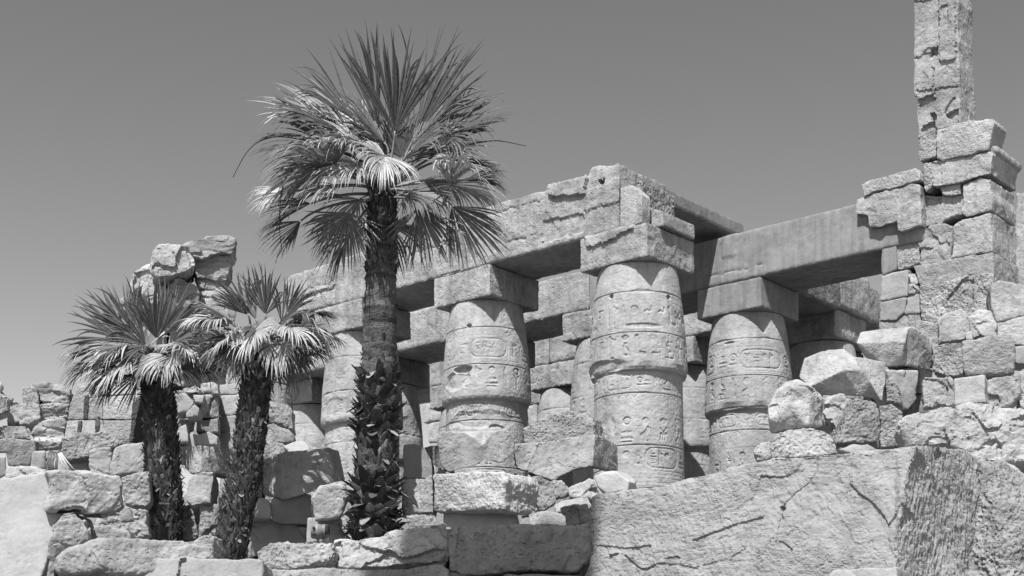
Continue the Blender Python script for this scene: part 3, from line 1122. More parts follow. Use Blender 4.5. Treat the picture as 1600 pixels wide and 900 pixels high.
wstone([(1419, 444), (1430, 445), (1436, 452), (1430, 459), (1419, 459)], off=.02, T=.9, style='crag', cuts=1)
wstone([(1336, 311), (1354, 306), (1390, 295), (1425, 286), (1438, 288), (1440, 352), (1408, 363), (1402, 360), (1401, 346), (1368, 356), (1357, 355), (1354, 337), (1336, 334)], off=.2, T=1.0, style='weath', name='old_beam_end', amp=1.2)
wstone([(1347, 289), (1359, 282), (1395, 272), (1431, 261), (1437, 271), (1438, 281), (1425, 285), (1390, 295), (1349, 307)], off=.24, T=1.0, style='chis', name='old_beam_end')
# moulding along the return of the wall
q0 = on_plane(1551, 240, PB, V)
lp = [q0 + U * .02 + Z * -.05, q0 + U * .12 + Z * .02, q0 + U * .12 + Z * .2, q0 + U * .02 + Z * .22, q0 - U * .25 + Z * .2, q0 - U * .25 - Z * .05]
solid('moulding', [lp, [p + V * 1.75 for p in lp]], 'weath', M['weath'], 37, wall, 0, .03, 2.2)
# more of the wall behind, at the edge of the picture
pr = stone_px('wall_fragment', 'dark return wall at the right picture edge behind the ruined wall', [(1586, 300), (1600, 300), (1680, 330), (1680, 520), (1586, 520)], 43, yaw=41, T=1.5, style='weath', cat='wall')

# ------------------------------------------------------------------ foreground stones
def S(name, label, poly, D, **kw):
    return stone_px(name, label, poly, D, **kw)

BIG_RELIEF = [([(1080, 845), (1130, 828), (1180, 812), (1195, 806), (1186, 822), (1150, 838), (1095, 850)], .06), ([(1218, 790), (1224, 788), (1227, 795), (1221, 799)], .14),
          ([(1274, 712), (1276, 712), (1275, 735), (1261, 757.5), (1239, 774), (1225, 789), (1221, 796), (1223, 812), (1217, 832), (1213, 850), (1211.5, 850), (1216, 828), (1219.5, 810), (1219, 796), (1224, 787), (1238, 772.5), (1259, 756), (1273, 734)], .04),
          ([(1216, 846), (1222, 844), (1240, 862), (1238, 866)], .05), ([(930, 850), (990, 858), (1020, 852), (1020, 858), (985, 864), (930, 857)], .05),
          ([(920, 868), (960, 864), (1060, 872), (1090, 885), (1180, 880), (1240, 862), (1300, 884), (1300, 945), (900, 945)], -.07),
          ([(1040, 872), (1062, 870), (1066, 880), (1044, 884)], .12)]
BR, BUP, BN = axes(R(38), R(5))
BP = at(1420, 760, 16.2)
def bigp(x, y, extra=0.0):
    return (x, y, float(on_plane(x, y, BP, BN)[1]) - 16.2 + extra)
edge = [(921, 779), (931, 771), (960, 769), (1010, 762), (1060, 752), (1120, 735), (1180, 722), (1210, 714), (1240, 713), (1300, 708), (1350, 703), (1400, 697)]
bp = {'e%d' % k: bigp(x, y, .12 if k else .05) for k, (x, y) in enumerate(edge)}
bp.update(r1=bigp(1434, 693, .10), r2=bigp(1428, 722, -.02), r3=bigp(1410, 765, .0), r4=bigp(1402, 812, .0), r5=bigp(1398, 850, .02), r6=bigp(1392, 950, .0),
          b1=bigp(905, 950), b2=bigp(912, 900), b3=bigp(922, 880, .05), b4=bigp(921, 830),
          t1=(1470, 697, .75), t2=(1505, 706, 1.2), c1=(1536, 722, 1.62), c2=(1536, 800, 1.5), c3=(1530, 870, 1.35), c4=(1520, 950, 1.15), m1=(1462, 760, .62), m2=(1458, 850, .55))
facet_stone('stone_block', 'huge pale chiselled block filling the lower right foreground', bp,
  [['e%d' % k for k in range(12)] + ['r1', 'r2', 'r3', 'r4', 'r5', 'r6', 'b1', 'b2', 'b3', 'b4'],
   ['r1', 't1', 'm1', 'r3', 'r2'], ['t1', 't2', 'c1', 'c2', 'm1'], ['r3', 'm1', 'm2', 'r5', 'r4'], ['m1', 'c2', 'c3', 'm2'], ['m2', 'c3', 'c4', 'r6', 'r5']],
  16.2, .4, 'big', M['chis'], amp=.9, bev=.05, chip=1.2, relief=[(q_, d_ * .38, BN) for q_, d_ in BIG_RELIEF])
facet_stone('stone_block', 'rough grained block at the right picture edge beside the huge pale block',
  dict(a=(1524, 721, 1.6), b=(1545, 722, 1.5), c=(1562, 718, 1.75), d=(1600, 741, 1.6), e=(1690, 788, 1.5), f=(1690, 955, 1.0), g=(1580, 955, .82), h=(1492, 955, 1.0), i=(1508, 870, 1.25), j=(1520, 795, 1.42), m=(1556, 790, 1.12), n=(1560, 860, .95), o=(1640, 830, 1.05)),
  ['abmj', 'bcdom'[0:5], 'deo', 'jmni', 'inGh'.replace('G', 'g'), 'mon', 'ongf'[0:0] or 'nof', 'nfg', 'oef'], 16.2, 1.2, 'grit', amp=1.5, bev=.03, chip=1.0)
S('stone_slab', 'smooth bright slab end at the bottom edge below the huge pale block', [(1300, 890), (1350, 886), (1402, 884), (1398, 930), (1280, 930)], 15.7, yaw=30, T=.6, style='smooth', material=M['pale'])
S('pale_wall', 'smooth pale rock face in the lower left corner', [(-60, 752), (-20, 748), (0, 745), (35, 741), (70, 736), (84, 742), (82, 755), (76, 780), (74, 796), (99, 801), (92, 818), (78, 860), (64, 905), (60, 940), (-60, 940)], 19.2, yaw=-14, T=.35, style='cut', material=M['pale'], lean=12, ins=.012, px=2.1, bev=.05, cat='rock')
S('stone_block', 'dark pitted rough slab face beside the smooth pale rock at lower left', [(72, 738), (88, 735), (115, 735), (160, 741), (186, 744), (191, 752), (193, 790), (180, 800), (150, 804), (120, 798), (73, 796), (80, 760)], 19.25, yaw=-17, T=.8, style='crag', lean=-6, ins=.02, px=2.0, amp=.75, bev=.05)
S('boulder', 'small craggy upright edge stone between the pale rock and the long slab', [(62, 910), (72, 870), (88, 818), (96, 804), (118, 802), (124, 810), (136, 822), (140, 842), (112, 858), (90, 868), (86, 910)], 19.2, yaw=-16, T=.7, style='crag', px=2.0, lean=-4)
S('stone_block', 'low flat stone tucked behind the long slab left of the leftmost palm', [(136, 822), (145, 820), (200, 827), (206, 842), (206, 850), (142, 850)], 20.6, yaw=-14, T=.7, style='chis', px=2.0)
S('rubble_stone', 'little wedge of lit stone under the pitted slab', [(122, 803), (143, 812), (147, 822), (136, 824), (124, 812)], 20.1, yaw=-14, T=.4, style='weath', px=2.0)
S('stone_slab', 'long rough slab lying in front of the leftmost palm', [(84, 890), (86, 872), (100, 861), (128, 850), (150, 842), (230, 842), (300, 847), (332, 853), (336, 872), (300, 884), (217, 898), (150, 894), (100, 898)], 18.6, yaw=-12, T=1.5, style='weath', lean=8, ins=.05, px=1.9, amp=1.5, bev=.05, cat='slab')
S('stone_slab', 'pale dressed slab along the bottom edge below the leftmost palm', [(214, 925), (217, 890), (219, 881), (233, 871), (330, 872), (409, 874), (412, 890), (412, 930)], 18.6, yaw=6, T=1.2, style='smooth', lean=10, px=1.9, cat='slab', ins=.03,
  relief=[([(282, 872), (292, 872), (288, 900), (280, 925), (270, 925), (280, 895)], .05)])
S('stone_slab', 'slab with a bright flat top and chiselled face before the middle palm', [(401, 862), (412, 852), (432, 846), (472, 847), (519, 849), (523, 866), (512, 880), (440, 890), (412, 890), (403, 876)], 20.0, yaw=4, T=1.6, style='grit', lean=16, px=1.9, amp=1.4, ins=.05, cat='slab')
S('stone_slab', 'lumpy weathered slab in sun below the foot of the tallest palm', [(520, 858), (523, 843), (580, 839), (630, 829), (692, 822), (702, 832), (700, 862), (690, 878), (640, 882), (580, 888), (526, 886)], 20.2, yaw=2, T=1.5, style='crag', lean=10, px=1.9, amp=.8, ins=.03, cat='slab')
S('stone_slab', 'shaded long slab at the bottom centre left of the huge pale block', [(699, 830), (712, 824), (750, 822), (800, 819), (838, 818), (921, 816), (930, 835), (922, 878), (902, 894), (834, 892), (742, 900), (699, 892), (697, 850)], 20.0, yaw=4, T=1.4, style='weath', lean=4, px=1.9, amp=1.5, ins=.02, cat='slab')
S('stone_slab', 'lower course slab along the bottom edge under the lumpy slab', [(330, 940), (345, 905), (420, 890), (520, 886), (600, 889), (690, 880), (702, 890), (702, 940)], 19.0, yaw=3, T=1.0, style='weath', lean=12, px=1.9, amp=1.4, cat='slab')
S('stone_slab', 'lower course slab in shade at bottom centre', [(700, 940), (702, 893), (742, 901), (830, 895), (905, 897), (925, 905), (925, 940)], 19.3, yaw=3, T=1.0, style='weath', lean=5, px=1.9, cat='slab')

# ------------------------------------------------------------------ stones between the palms and the front row
G_ = 'fallen blocks stacked before the hall'
pass
pass
S('stone_block', 'squared block with herringbone chisel marks under the tilted boulder', [(677, 741), (720, 738), (786, 738), (789, 760), (786, 797), (720, 799), (677, 799)], 24.3, yaw=40, T=.95, style='chis', px=1.9, ins=.015, amp=1.5)
S('stone_block', 'gritty round shouldered block right of the herringbone block', [(828, 746), (843, 742), (863, 752), (869, 788), (850, 798), (828, 804)], 24.9, yaw=-14, T=.7, style='grit', px=2.0)
S('stone_block', 'craggy block between the tallest palm foot and the herringbone block', [(624, 750), (640, 745), (674, 744), (677, 800), (650, 802), (630, 806)], 24.9, yaw=2, T=.8, style='crag', px=2.0)
S('stone_block', 'smooth lit block stacked behind the tallest palm above the craggy block', [(630, 694), (648, 693), (662, 698), (674, 720), (676, 746), (628, 748)], 25.6, yaw=2, T=.7, style='smooth', px=2.0)
S('boulder', 'lit triangular wedge stone left of the tilted boulder', [(662, 698), (680, 694), (686, 708), (693, 736), (676, 726)], 25.8, yaw=20, T=.6, style='weath', px=2.0)
S('stone_block', 'flat shaded course stone beneath the herringbone block', [(692, 796), (806, 796), (810, 826), (694, 828)], 24.8, yaw=4, T=.6, style='smooth', px=2.0)
S('stone_block', 'low gritty stone left of the shaded course stone near the palm foot', [(634, 806), (652, 803), (678, 804), (690, 824), (640, 828)], 23.6, yaw=0, T=.6, style='grit', px=2.0)
S('stone_block', 'low sunlit stone with a bright ledge top right of the shaded course stone', [(824, 802), (842, 798), (890, 799), (906, 803), (912, 822), (826, 824)], 23.8, yaw=14, T=.8, style='weath', lean=22, px=2.0)
S('stone_slab', 'flat bright ledge stone below the gap beside the huge pale block', [(864, 788), (880, 780), (918, 776), (926, 790), (902, 803), (868, 800)], 24.3, yaw=10, T=.8, style='weath', lean=35, px=2.0, cat='slab')
S('rubble_stone', 'dark pitted corner stone touching the left end of the huge pale block', [(897, 787), (920, 786), (926, 822), (908, 818)], 22.5, yaw=-30, T=.5, style='grit', px=2.0)
S('boulder', 'broken rock with a shaded hollow under the long lit block', [(886, 764), (905, 756), (926, 746), (950, 736), (980, 742), (982, 768), (940, 778), (890, 776)], 24.8, yaw=15, T=.8, style='crag', px=2.0, lean=10)
S('boulder', 'small angular white rock leaning against the largest column', [(927, 744), (940, 737), (962, 734), (970, 742), (983, 752), (980, 768), (942, 773), (934, 766)], 24.2, yaw=30, T=.6, style='smooth', material=M['pale'], cuts=3, px=2.0)
S('rubble_stone', 'dark little broken stone in the gap below the long lit block', [(864, 752), (878, 750), (888, 762), (888, 776), (868, 778)], 25.2, yaw=-20, T=.5, style='crag', px=2.2)
S('stone_block', 'rough worn wall stub standing between the two largest columns', [(818, 668), (838, 656), (860, 648), (892, 640), (925, 648), (933, 680), (860, 696), (818, 694)], 35.5, yaw=20, T=.9, style='grit', px=2.2, amp=1.4)

# behind and beside the middle palm
pass
S('stone_block', 'narrow gritty block left of the palm shadowed block', [(388, 726), (409, 722), (410, 778), (384, 779)], 26.1, yaw=-6, T=.7, style='grit', px=2.0)
S('stone_block', 'small smooth sunlit block right of the middle palm trunk', [(384, 781), (410, 777), (422, 783), (423, 810), (382, 812)], 25.6, yaw=-8, T=.6, style='smooth', px=2.0)
S('stone_block', 'shaded lower wall stone at the foot of the middle palm', [(374, 814), (424, 810), (462, 816), (478, 842), (476, 856), (408, 866), (370, 878)], 26.25, yaw=-8, T=.7, style='smooth', px=2.0)
S('stone_block', 'shaded square stone under the palm shadowed block', [(424, 778), (470, 768), (487, 773), (485, 820), (460, 818), (425, 814)], 26.05, yaw=-8, T=.6, style='smooth', px=2.0)
S('stone_block', 'leaning dark faced block above the floodlight', [(486, 778), (500, 759), (520, 756), (539, 758), (543, 780), (531, 810), (492, 815)], 24.6, yaw=-6, T=.8, style='weath', lean=-6, px=2.0, ins=.05)
S('stone_block', 'shaded recess stone behind the floodlight', [(480, 808), (530, 806), (536, 850), (478, 850)], 25.3, yaw=0, T=.5, style='smooth', px=2.2)
S('stone_block', 'rough pillar stump right of the middle palm crown base', [(412, 632), (436, 630), (450, 633), (457, 638), (460, 674), (440, 662), (412, 662)], 30, yaw=-4, T=.8, style='grit', px=2.1)
S('stone_block', 'slanting flat block under the rough pillar stump', [(400, 666), (428, 660), (450, 670), (461, 681), (459, 692), (398, 692)], 29, yaw=-6, T=.8, style='weath', lean=6, px=2.1)
S('stone_block', 'pale stone with dark gritty top right of the middle palm', [(396, 690), (420, 687), (440, 692), (458, 702), (440, 710), (412, 720), (394, 724)], 27.8, yaw=-4, T=.8, style='grit', px=2.0)
S('boulder', 'white pointed rock lying on top of the palm shadowed block', [(442, 697), (458, 690), (476, 686), (487, 700), (482, 708), (452, 706)], 27.2, yaw=-4, T=.6, style='smooth', material=M['pale'], cuts=2, lean=20, px=2.0)

# between the leftmost and the middle palm
S('stone_block', 'two toned corner block between the leftmost and middle palm trunks', [(287, 703), (300, 698), (312, 695), (313, 737), (297, 742), (287, 733)], 25.5, yaw=44, T=.85, style='weath', px=2.0)
S('stone_block', 'rounded smooth block below the two toned corner block', [(291, 782), (294, 752), (302, 741), (334, 737), (332, 760), (330, 786), (300, 790)], 25.2, yaw=-4, T=.8, style='weath', px=2.0, lean=6)
S('stone_block', 'gritty lower block against the left side of the middle palm', [(313, 790), (342, 787), (344, 818), (332, 820), (310, 840)], 25.3, yaw=-8, T=.6, style='grit', px=2.0)
S('stone_block', 'recessed gritty slab behind the right side of the leftmost palm foot', [(278, 844), (282, 790), (312, 788), (314, 840)], 25.9, yaw=-8, T=.5, style='grit', px=2.1)
S('rubble_stone', 'small broken rock in front of the middle palm foot on the long slab', [(298, 844), (318, 836), (334, 838), (336, 858), (306, 858)], 21.8, yaw=10, T=.4, style='crag', cuts=2, px=2.0)
S('stone_block', 'gritty block behind the leftmost palm level with its dead leaves', [(190, 746), (212, 738), (232, 735), (236, 784), (228, 792), (205, 791), (195, 786)], 24.6, yaw=-10, T=.7, style='grit', px=2.0)
S('stone_block', 'pebbly rough stone left of the leftmost palm foot', [(150, 814), (170, 800), (188, 791), (230, 796), (234, 836), (208, 842), (200, 830), (150, 824)], 23.4, yaw=-12, T=.7, style='grit', px=2.0, amp=1.4)
S('rubble_stone', 'striped lozenge stone set against the pebbly rough stone', [(187, 794), (194, 789), (205, 793), (209, 813), (188, 815)], 22.9, yaw=-12, T=.3, style='smooth', material=M['strat'], px=2.0)

# cracked wall base behind, left of the middle palm
rows = [('rubble_stone', 'capping stone of the cracked pillar left of the middle palm', [(312, 599), (332, 597), (340, 603), (342, 616), (314, 613)], 'crag', 0),
        ('rubble_stone', 'flat lit fragment at the top left of the cracked pillar', [(284, 607), (303, 601), (316, 612), (286, 615)], 'crag', 1),
        ('boulder', 'diagonal fractured lump just right of the leftmost palm trunk', [(272, 616), (290, 614), (304, 629), (294, 642), (274, 646)], 'smooth', 2),
        ('rubble_stone', 'wedge stone lodged in the crack of the pillar', [(301, 616), (320, 617), (316, 630), (305, 630)], 'smooth', 1),
        ('boulder', 'shiny faceted lump below the diagonal fractured lump', [(290, 645), (304, 631), (312, 638), (310, 650), (290, 652)], 'smooth', 3),
        ('stone_block', 'upper split block of the cracked pillar with a dark crack', [(311, 642), (318, 617), (343, 618), (343, 652), (310, 652)], 'weath', 0),
        ('stone_block', 'lower split block of the cracked pillar', [(307, 655), (342, 653), (342, 676), (306, 675)], 'weath', 0),
        ('stone_block', 'dark recessed stone beside the lower split block', [(272, 655), (306, 655), (304, 674), (274, 674)], 'smooth', 0),
        ('boulder', 'rounded foot stone under the cracked pillar', [(293, 677), (326, 673), (341, 682), (340, 695), (294, 694)], 'smooth', 1),
        ('boulder', 'narrow lit stone close to the right of the leftmost trunk', [(274, 670), (291, 661), (294, 690), (274, 692)], 'smooth', 2),
        ('boulder', 'tumbled stone beneath the narrow lit stone', [(272, 694), (300, 689), (309, 699), (288, 705), (284, 720), (270, 716)], 'crag', 1)]
for nm, lab, poly, st, cu in rows:
    S(nm, lab, poly, 31 - .3 * cu, yaw=-6 if 'dark' not in lab else -34, T=.7, style=st, cuts=0, px=1.9, ins=.02, relief=[([(330, 622), (336, 620), (326, 650), (322, 650)], .06)] if 'dark crack' in lab else ())
jam = empty('stone_pillar', at(350, 700, 31.6), 'pale jointed pillar strip left of the middle palm trunk', 'pillar')
for a, b in [(700, 677), (676, 650), (649, 618), (617, 600), (599, 570)]:
    xl = 341 if b > 590 else 352
    stone_px('stone_block', None, [(xl, a), (xl + (0 if b > 590 else 3), b), (375, b - 3), (376, a)], 31.6, yaw=24, T=.9, style='smooth', parent=jam, px=2.1, ins=.01)

# ------------------------------------------------------------------ broken rocks built from their facets
facet_stone('boulder', 'big tilted boulder with two flat grey facets in front of the chipped column',
  dict(a=(682, 681, .0), b=(686, 674, -.05), c=(722, 674, -.07), d=(742, 684, -.09), e=(754, 696, -.07), f=(757, 718, .0), g=(744, 727, .02), h=(701, 738, .03), i=(689, 729, .04), q=(757, 672, .25), j=(769, 674, -.04), k=(791, 669, -.05), l=(798, 676, -.04), m=(804, 696, .02), n=(803, 707, .03), o=(784, 724, .03)),
  ['abcdefghi', 'cqjed', 'jklmnofe'], 25.0, .8, 'weath', cat='boulder', amp=.6)
facet_stone('stone_block', 'long lit block wedged between the tilted boulder and the largest column',
  dict(a=(801, 694, .1), b=(840, 691, .2), c=(930, 677, .15), d=(934, 684, -.02), e=(926, 728, .04), f=(900, 733, .06), g=(876, 743, .10), h=(866, 751, .12), i=(820, 736, .10), j=(806, 730, .12), m=(838, 708, -.08), k=(965, 694, 1.1), l=(966, 738, 1.15)),
  ['abmij', 'bcdefghim', 'cked', 'elk'], 25.4, .6, 'weath', amp=.8)
facet_stone('stone_block', 'tall shaded block catching the palm shadow between the two near palms',
  dict(a=(409, 719, .30), b=(424, 713, .12), c=(439, 707, -.05), d=(514, 699, .02), e=(530, 704, .45), f=(540, 751, .45), g=(524, 753, -.02), m=(512, 722, -.04), h=(480, 771, -.08), k=(441, 781, -.06), j=(410, 772, .30)),
  ['abckj', 'cdmghk', 'defgm'], 25.9, .8, 'weath', amp=.7)
facet_stone('boulder', 'large faceted boulder with a gritty diagonal band in front of the crisp column',
  dict(a=(1248, 590, .1), b=(1257, 560, .15), c=(1284, 548, .42), d=(1318, 545, .45), e=(1334, 556, .28), f=(1384, 566, .45), g=(1385, 592, .40), h=(1379, 627, .15), i=(1346, 619, .15), j=(1280, 618, .22), k=(1265, 604, -.05), m=(1316, 579, -.22), n=(1346, 577, .0), o=(1361, 597, -.06)),
  ['abcdmk', 'kmij', 'denohim', 'efghon'], 30, .9, 'weath', cat='boulder', amp=1.0)
facet_stone('stone_block', 'lit block with a dark gritty right end perched on the heap',
  dict(a=(1338, 536, -.05), b=(1344, 519, .3), c=(1362, 515, .4), d=(1420, 511, .25), r=(1429, 511, .45), u=(1457, 531, 1.2), v=(1458, 558, 1.2), w=(1453, 580, 1.2), s=(1411, 570, .05), t=(1408, 555, -.06), p=(1415, 533, -.10), y=(1386, 573, .06), z=(1352, 557, .12)),
  ['abcdp', 'aptsyz', 'druvwstp'], 31.6, .5, 'weath', amp=.8)
facet_stone('boulder', 'scooped round boulder with a bright rim standing at the left end of the heap',
  dict(A=(1198, 640, .1), B=(1210, 614, .18), C=(1227, 597, .32), D=(1247, 592, .36), E=(1264, 602, .25), F=(1285, 624, .45), G=(1287, 669, .45), H=(1244, 669, .1), I=(1204, 677, .22), s=(1234, 606, .04), t=(1259, 604, .06), u=(1268, 620, .02), v=(1266, 640, .02), w=(1233, 632, -.03), x=(1250, 624, .10), y=(1203, 656, .02), z=(1262, 665, -.10)),
  ['ABy', 'AyI', 'BCsw', 'Bwy', 'CDEts', 'EFu', 'Eut', 'FGzv', 'Fvu', 'stx', 'tux', 'uvx', 'vwx', 'wsx', 'wvzH', 'ywH', 'yHI', 'GHz'], 28.4, .7, 'crag', cat='boulder', amp=.55, chip=.8, bev=.05)

# ------------------------------------------------------------------ ruined pylon top
tower = [('stone_slab', 'top overhanging slab of the ruined tower at the left', [(283, 379), (300, 376), (324, 369), (366, 367), (369, 373), (367, 388), (362, 397), (346, 395), (328, 399), (316, 405), (303, 404), (297, 390)], 33.0, 'strat', 1),
         ('stone_block', 'second layered slab below the top of the ruined tower', [(302, 405), (320, 402), (336, 398), (361, 400), (362, 416), (354, 436), (336, 439), (308, 433), (303, 416)], 33.2, 'strat', 0),
         ('stone_block', 'thin worn course under the layered slab of the ruined tower', [(308, 437), (352, 436), (351, 454), (310, 452)], 33.3, 'strat', 0),
         ('boulder', 'large pale faceted boulder at the upper left of the ruined tower', [(234, 402), (240, 390), (248, 381), (280, 384), (294, 392), (302, 404), (301, 418), (288, 426), (266, 433), (246, 434), (236, 428)], 32.4, 'crag', 3),
         ('boulder', 'curved rock flake on the far left edge of the ruined tower', [(204, 447), (210, 428), (220, 414), (234, 407), (242, 432), (232, 442), (222, 450), (206, 456)], 33.6, 'crag', 2),
         ('boulder', 'central broken rock below the pale faceted boulder', [(262, 440), (268, 434), (278, 430), (292, 440), (309, 447), (311, 474), (292, 482), (256, 478)], 32.8, 'strat', 1),
         ('boulder', 'shattered rocks left of centre in the ruined tower', [(224, 446), (234, 437), (244, 433), (266, 434), (262, 476), (234, 474), (222, 460)], 33.0, 'crag', 2),
         ('boulder', 'rock with palm fronds before it at the right of the ruined tower', [(311, 450), (350, 453), (362, 465), (357, 492), (312, 484)], 33.2, 'crag', 1),
         ('boulder', 'low sloping rock at the left foot of the ruined tower', [(184, 470), (204, 460), (222, 452), (236, 476), (226, 486), (190, 486)], 33.8, 'crag', 0)]
for nm, lab, poly, D, st, cu in tower:
    S(nm, lab, poly, D, yaw=-11, T=1.3, style=st, cuts=min(cu, 1), px=1.7, ins=.02, amp=.75, chip=.8)
for nm, lab, poly in [('stone_block', 'masonry block behind the crown of the leftmost palm', [(200, 480), (262, 479), (264, 542), (206, 546)]), ('stone_block', 'masonry block between the crowns of the two smaller palms', [(265, 482), (357, 488), (356, 548), (266, 542)]),
                      ('stone_block', 'shaded masonry course under the fronds left of the middle palm', [(214, 547), (357, 550), (350, 604), (222, 606)]), ('stone_block', 'hidden lower course of the ruined tower behind the leftmost trunk', [(210, 606), (350, 606), (350, 700), (205, 700)])]:
    S(nm, lab, poly, 34, yaw=-11, T=1.4, style='weath', px=2.4, ins=.02, amp=1.3)

# ------------------------------------------------------------------ far left
rw = empty('restored_wall', at(160, 690, 33), 'neat restored wall of flat courses with dark slots behind the leftmost palm', 'wall')
for poly in [[(108, 640), (112, 622), (121, 599), (170, 599), (169, 617), (140, 621)], [(169, 617), (170, 599), (222, 597), (218, 616)], [(105, 656), (110, 626), (139, 622), (160, 618), (160, 655), (128, 655)],
             [(160, 655), (160, 618), (218, 617), (214, 648), (212, 655)], [(100, 684), (105, 657), (128, 656), (160, 656), (162, 684)], [(162, 684), (160, 656), (212, 656), (203, 690)]]:
    stone_px('stone_block', None, poly, 33.5, yaw=22, T=1.0, style='cut', material=M['chis'], parent=rw, P0=at(150, 640, 33.5), ins=.001, px=1.7, bev=.003, chip=.2, jit=.25)
for poly in [[(131, 618), (138, 616), (136, 654), (129, 655)], [(148, 652), (155, 651), (154, 676), (148, 677)], [(121, 658), (128, 657), (126, 678), (120, 679)], [(140, 600), (148, 600), (147, 614), (139, 616)], [(207, 622), (220, 618), (206, 690), (200, 690)]]:
    stone_px('rough_joint', None, poly, 33.4, yaw=22, T=.5, style='grit', material=M['slot'], parent=rw, P0=at(150, 640, 33.46), ins=.004, px=1.7, bev=.004, chip=.2, jit=.4)
left = [('boulder', 'dark overhanging rock cut by the left picture edge', [(-40, 612), (0, 615), (15, 621), (22, 624), (15, 632), (12, 650), (0, 655), (-40, 657)], 33, 'crag', -20, -14, 0),
        ('boulder', 'small dark rock at the top of the left picture edge', [(-40, 598), (2, 601), (5, 605), (0, 613), (-40, 616)], 33.2, 'crag', -20, -14, 0),
        ('stone_block', 'gritty upright block on the far left skyline', [(35, 605), (50, 599), (58, 610), (61, 630), (36, 633)], 35, 'grit', 24, 0, 0),
        ('stone_block', 'jagged layered rock on the far left skyline', [(50, 600), (64, 598), (78, 597), (96, 601), (110, 608), (108, 617), (108, 630), (66, 629), (58, 612)], 35.2, 'strat', 10, -4, 0),
        ('boulder', 'crumbling lump under the far left skyline blocks', [(12, 630), (36, 627), (62, 630), (62, 656), (45, 663), (8, 662)], 34.6, 'crag', 18, 6, 0),
        ('stone_block', 'shadowed layered slab under the jagged skyline rock', [(62, 632), (109, 631), (110, 657), (100, 655), (62, 657)], 35, 'strat', -8, -10, 0),
        ('stone_block', 'striped split block with a bright sloping left end at far left', [(50, 677), (64, 658), (80, 655), (97, 655), (103, 662), (101, 686), (52, 687)], 34, 'strat', 6, -6, 0),
        ('stone_block', 'rounded ledge of rock running to the left picture edge', [(-40, 668), (0, 665), (40, 666), (48, 686), (10, 687), (-40, 686)], 33.2, 'crag', 12, 0, 0),
        ('stone_block', 'curved front slab low at the far left', [(-40, 687), (5, 685), (30, 686), (55, 688), (56, 704), (48, 729), (12, 728), (8, 706), (-40, 708)], 32, 'weath', 6, -8, 0),
        ('stone_block', 'dark recessed stone right of the curved front slab', [(56, 689), (98, 688), (96, 704), (56, 704)], 33.4, 'strat', -20, -14, 0),
        ('stone_block', 'small squared block beside the hanging cables', [(52, 705), (72, 704), (72, 732), (48, 732)], 31.6, 'smooth', -14, 0, 0),
        ('boulder', 'grey rounded stone at the left edge above the pale rock', [(-40, 709), (9, 713), (11, 741), (0, 748), (-40, 752)], 30, 'smooth', -24, -8, 0),
        ('rubble_stone', 'low rubble stone above the top edge of the pale rock', [(9, 730), (36, 727), (72, 732), (74, 746), (10, 748)], 29.4, 'crag', 14, 8, 0),
        ('stone_block', 'broad pitted boulder in front of the restored wall', [(98, 684), (110, 678), (128, 674), (176, 675), (198, 681), (206, 694), (178, 698), (140, 704), (140, 714), (106, 720), (97, 710)], 30.4, 'grit', 14, 2, 0),
        ('stone_block', 'smooth shaded undercut block below the broad pitted boulder', [(92, 716), (138, 714), (140, 746), (110, 746), (92, 742)], 30.8, 'smooth', 14, -4, 0),
        ('stone_block', 'banded rounded stone below the right end of the pitted boulder', [(140, 704), (150, 700), (172, 699), (174, 717), (169, 744), (146, 742), (139, 730)], 29.8, 'strat', 14, 0, 0),
        ('stone_block', 'leaning rough block left of the leftmost palm skirt', [(179, 699), (200, 692), (226, 690), (234, 738), (190, 741), (170, 744)], 29.4, 'weath', 16, 0, 0)]
for nm, lab, poly, D, st, yaw, lean, cu in left:
    S(nm, lab, poly, D, yaw=-15 + .3 * yaw, lean=lean, T=1.0, style=st, px=1.9, cuts=cu, ins=.015)

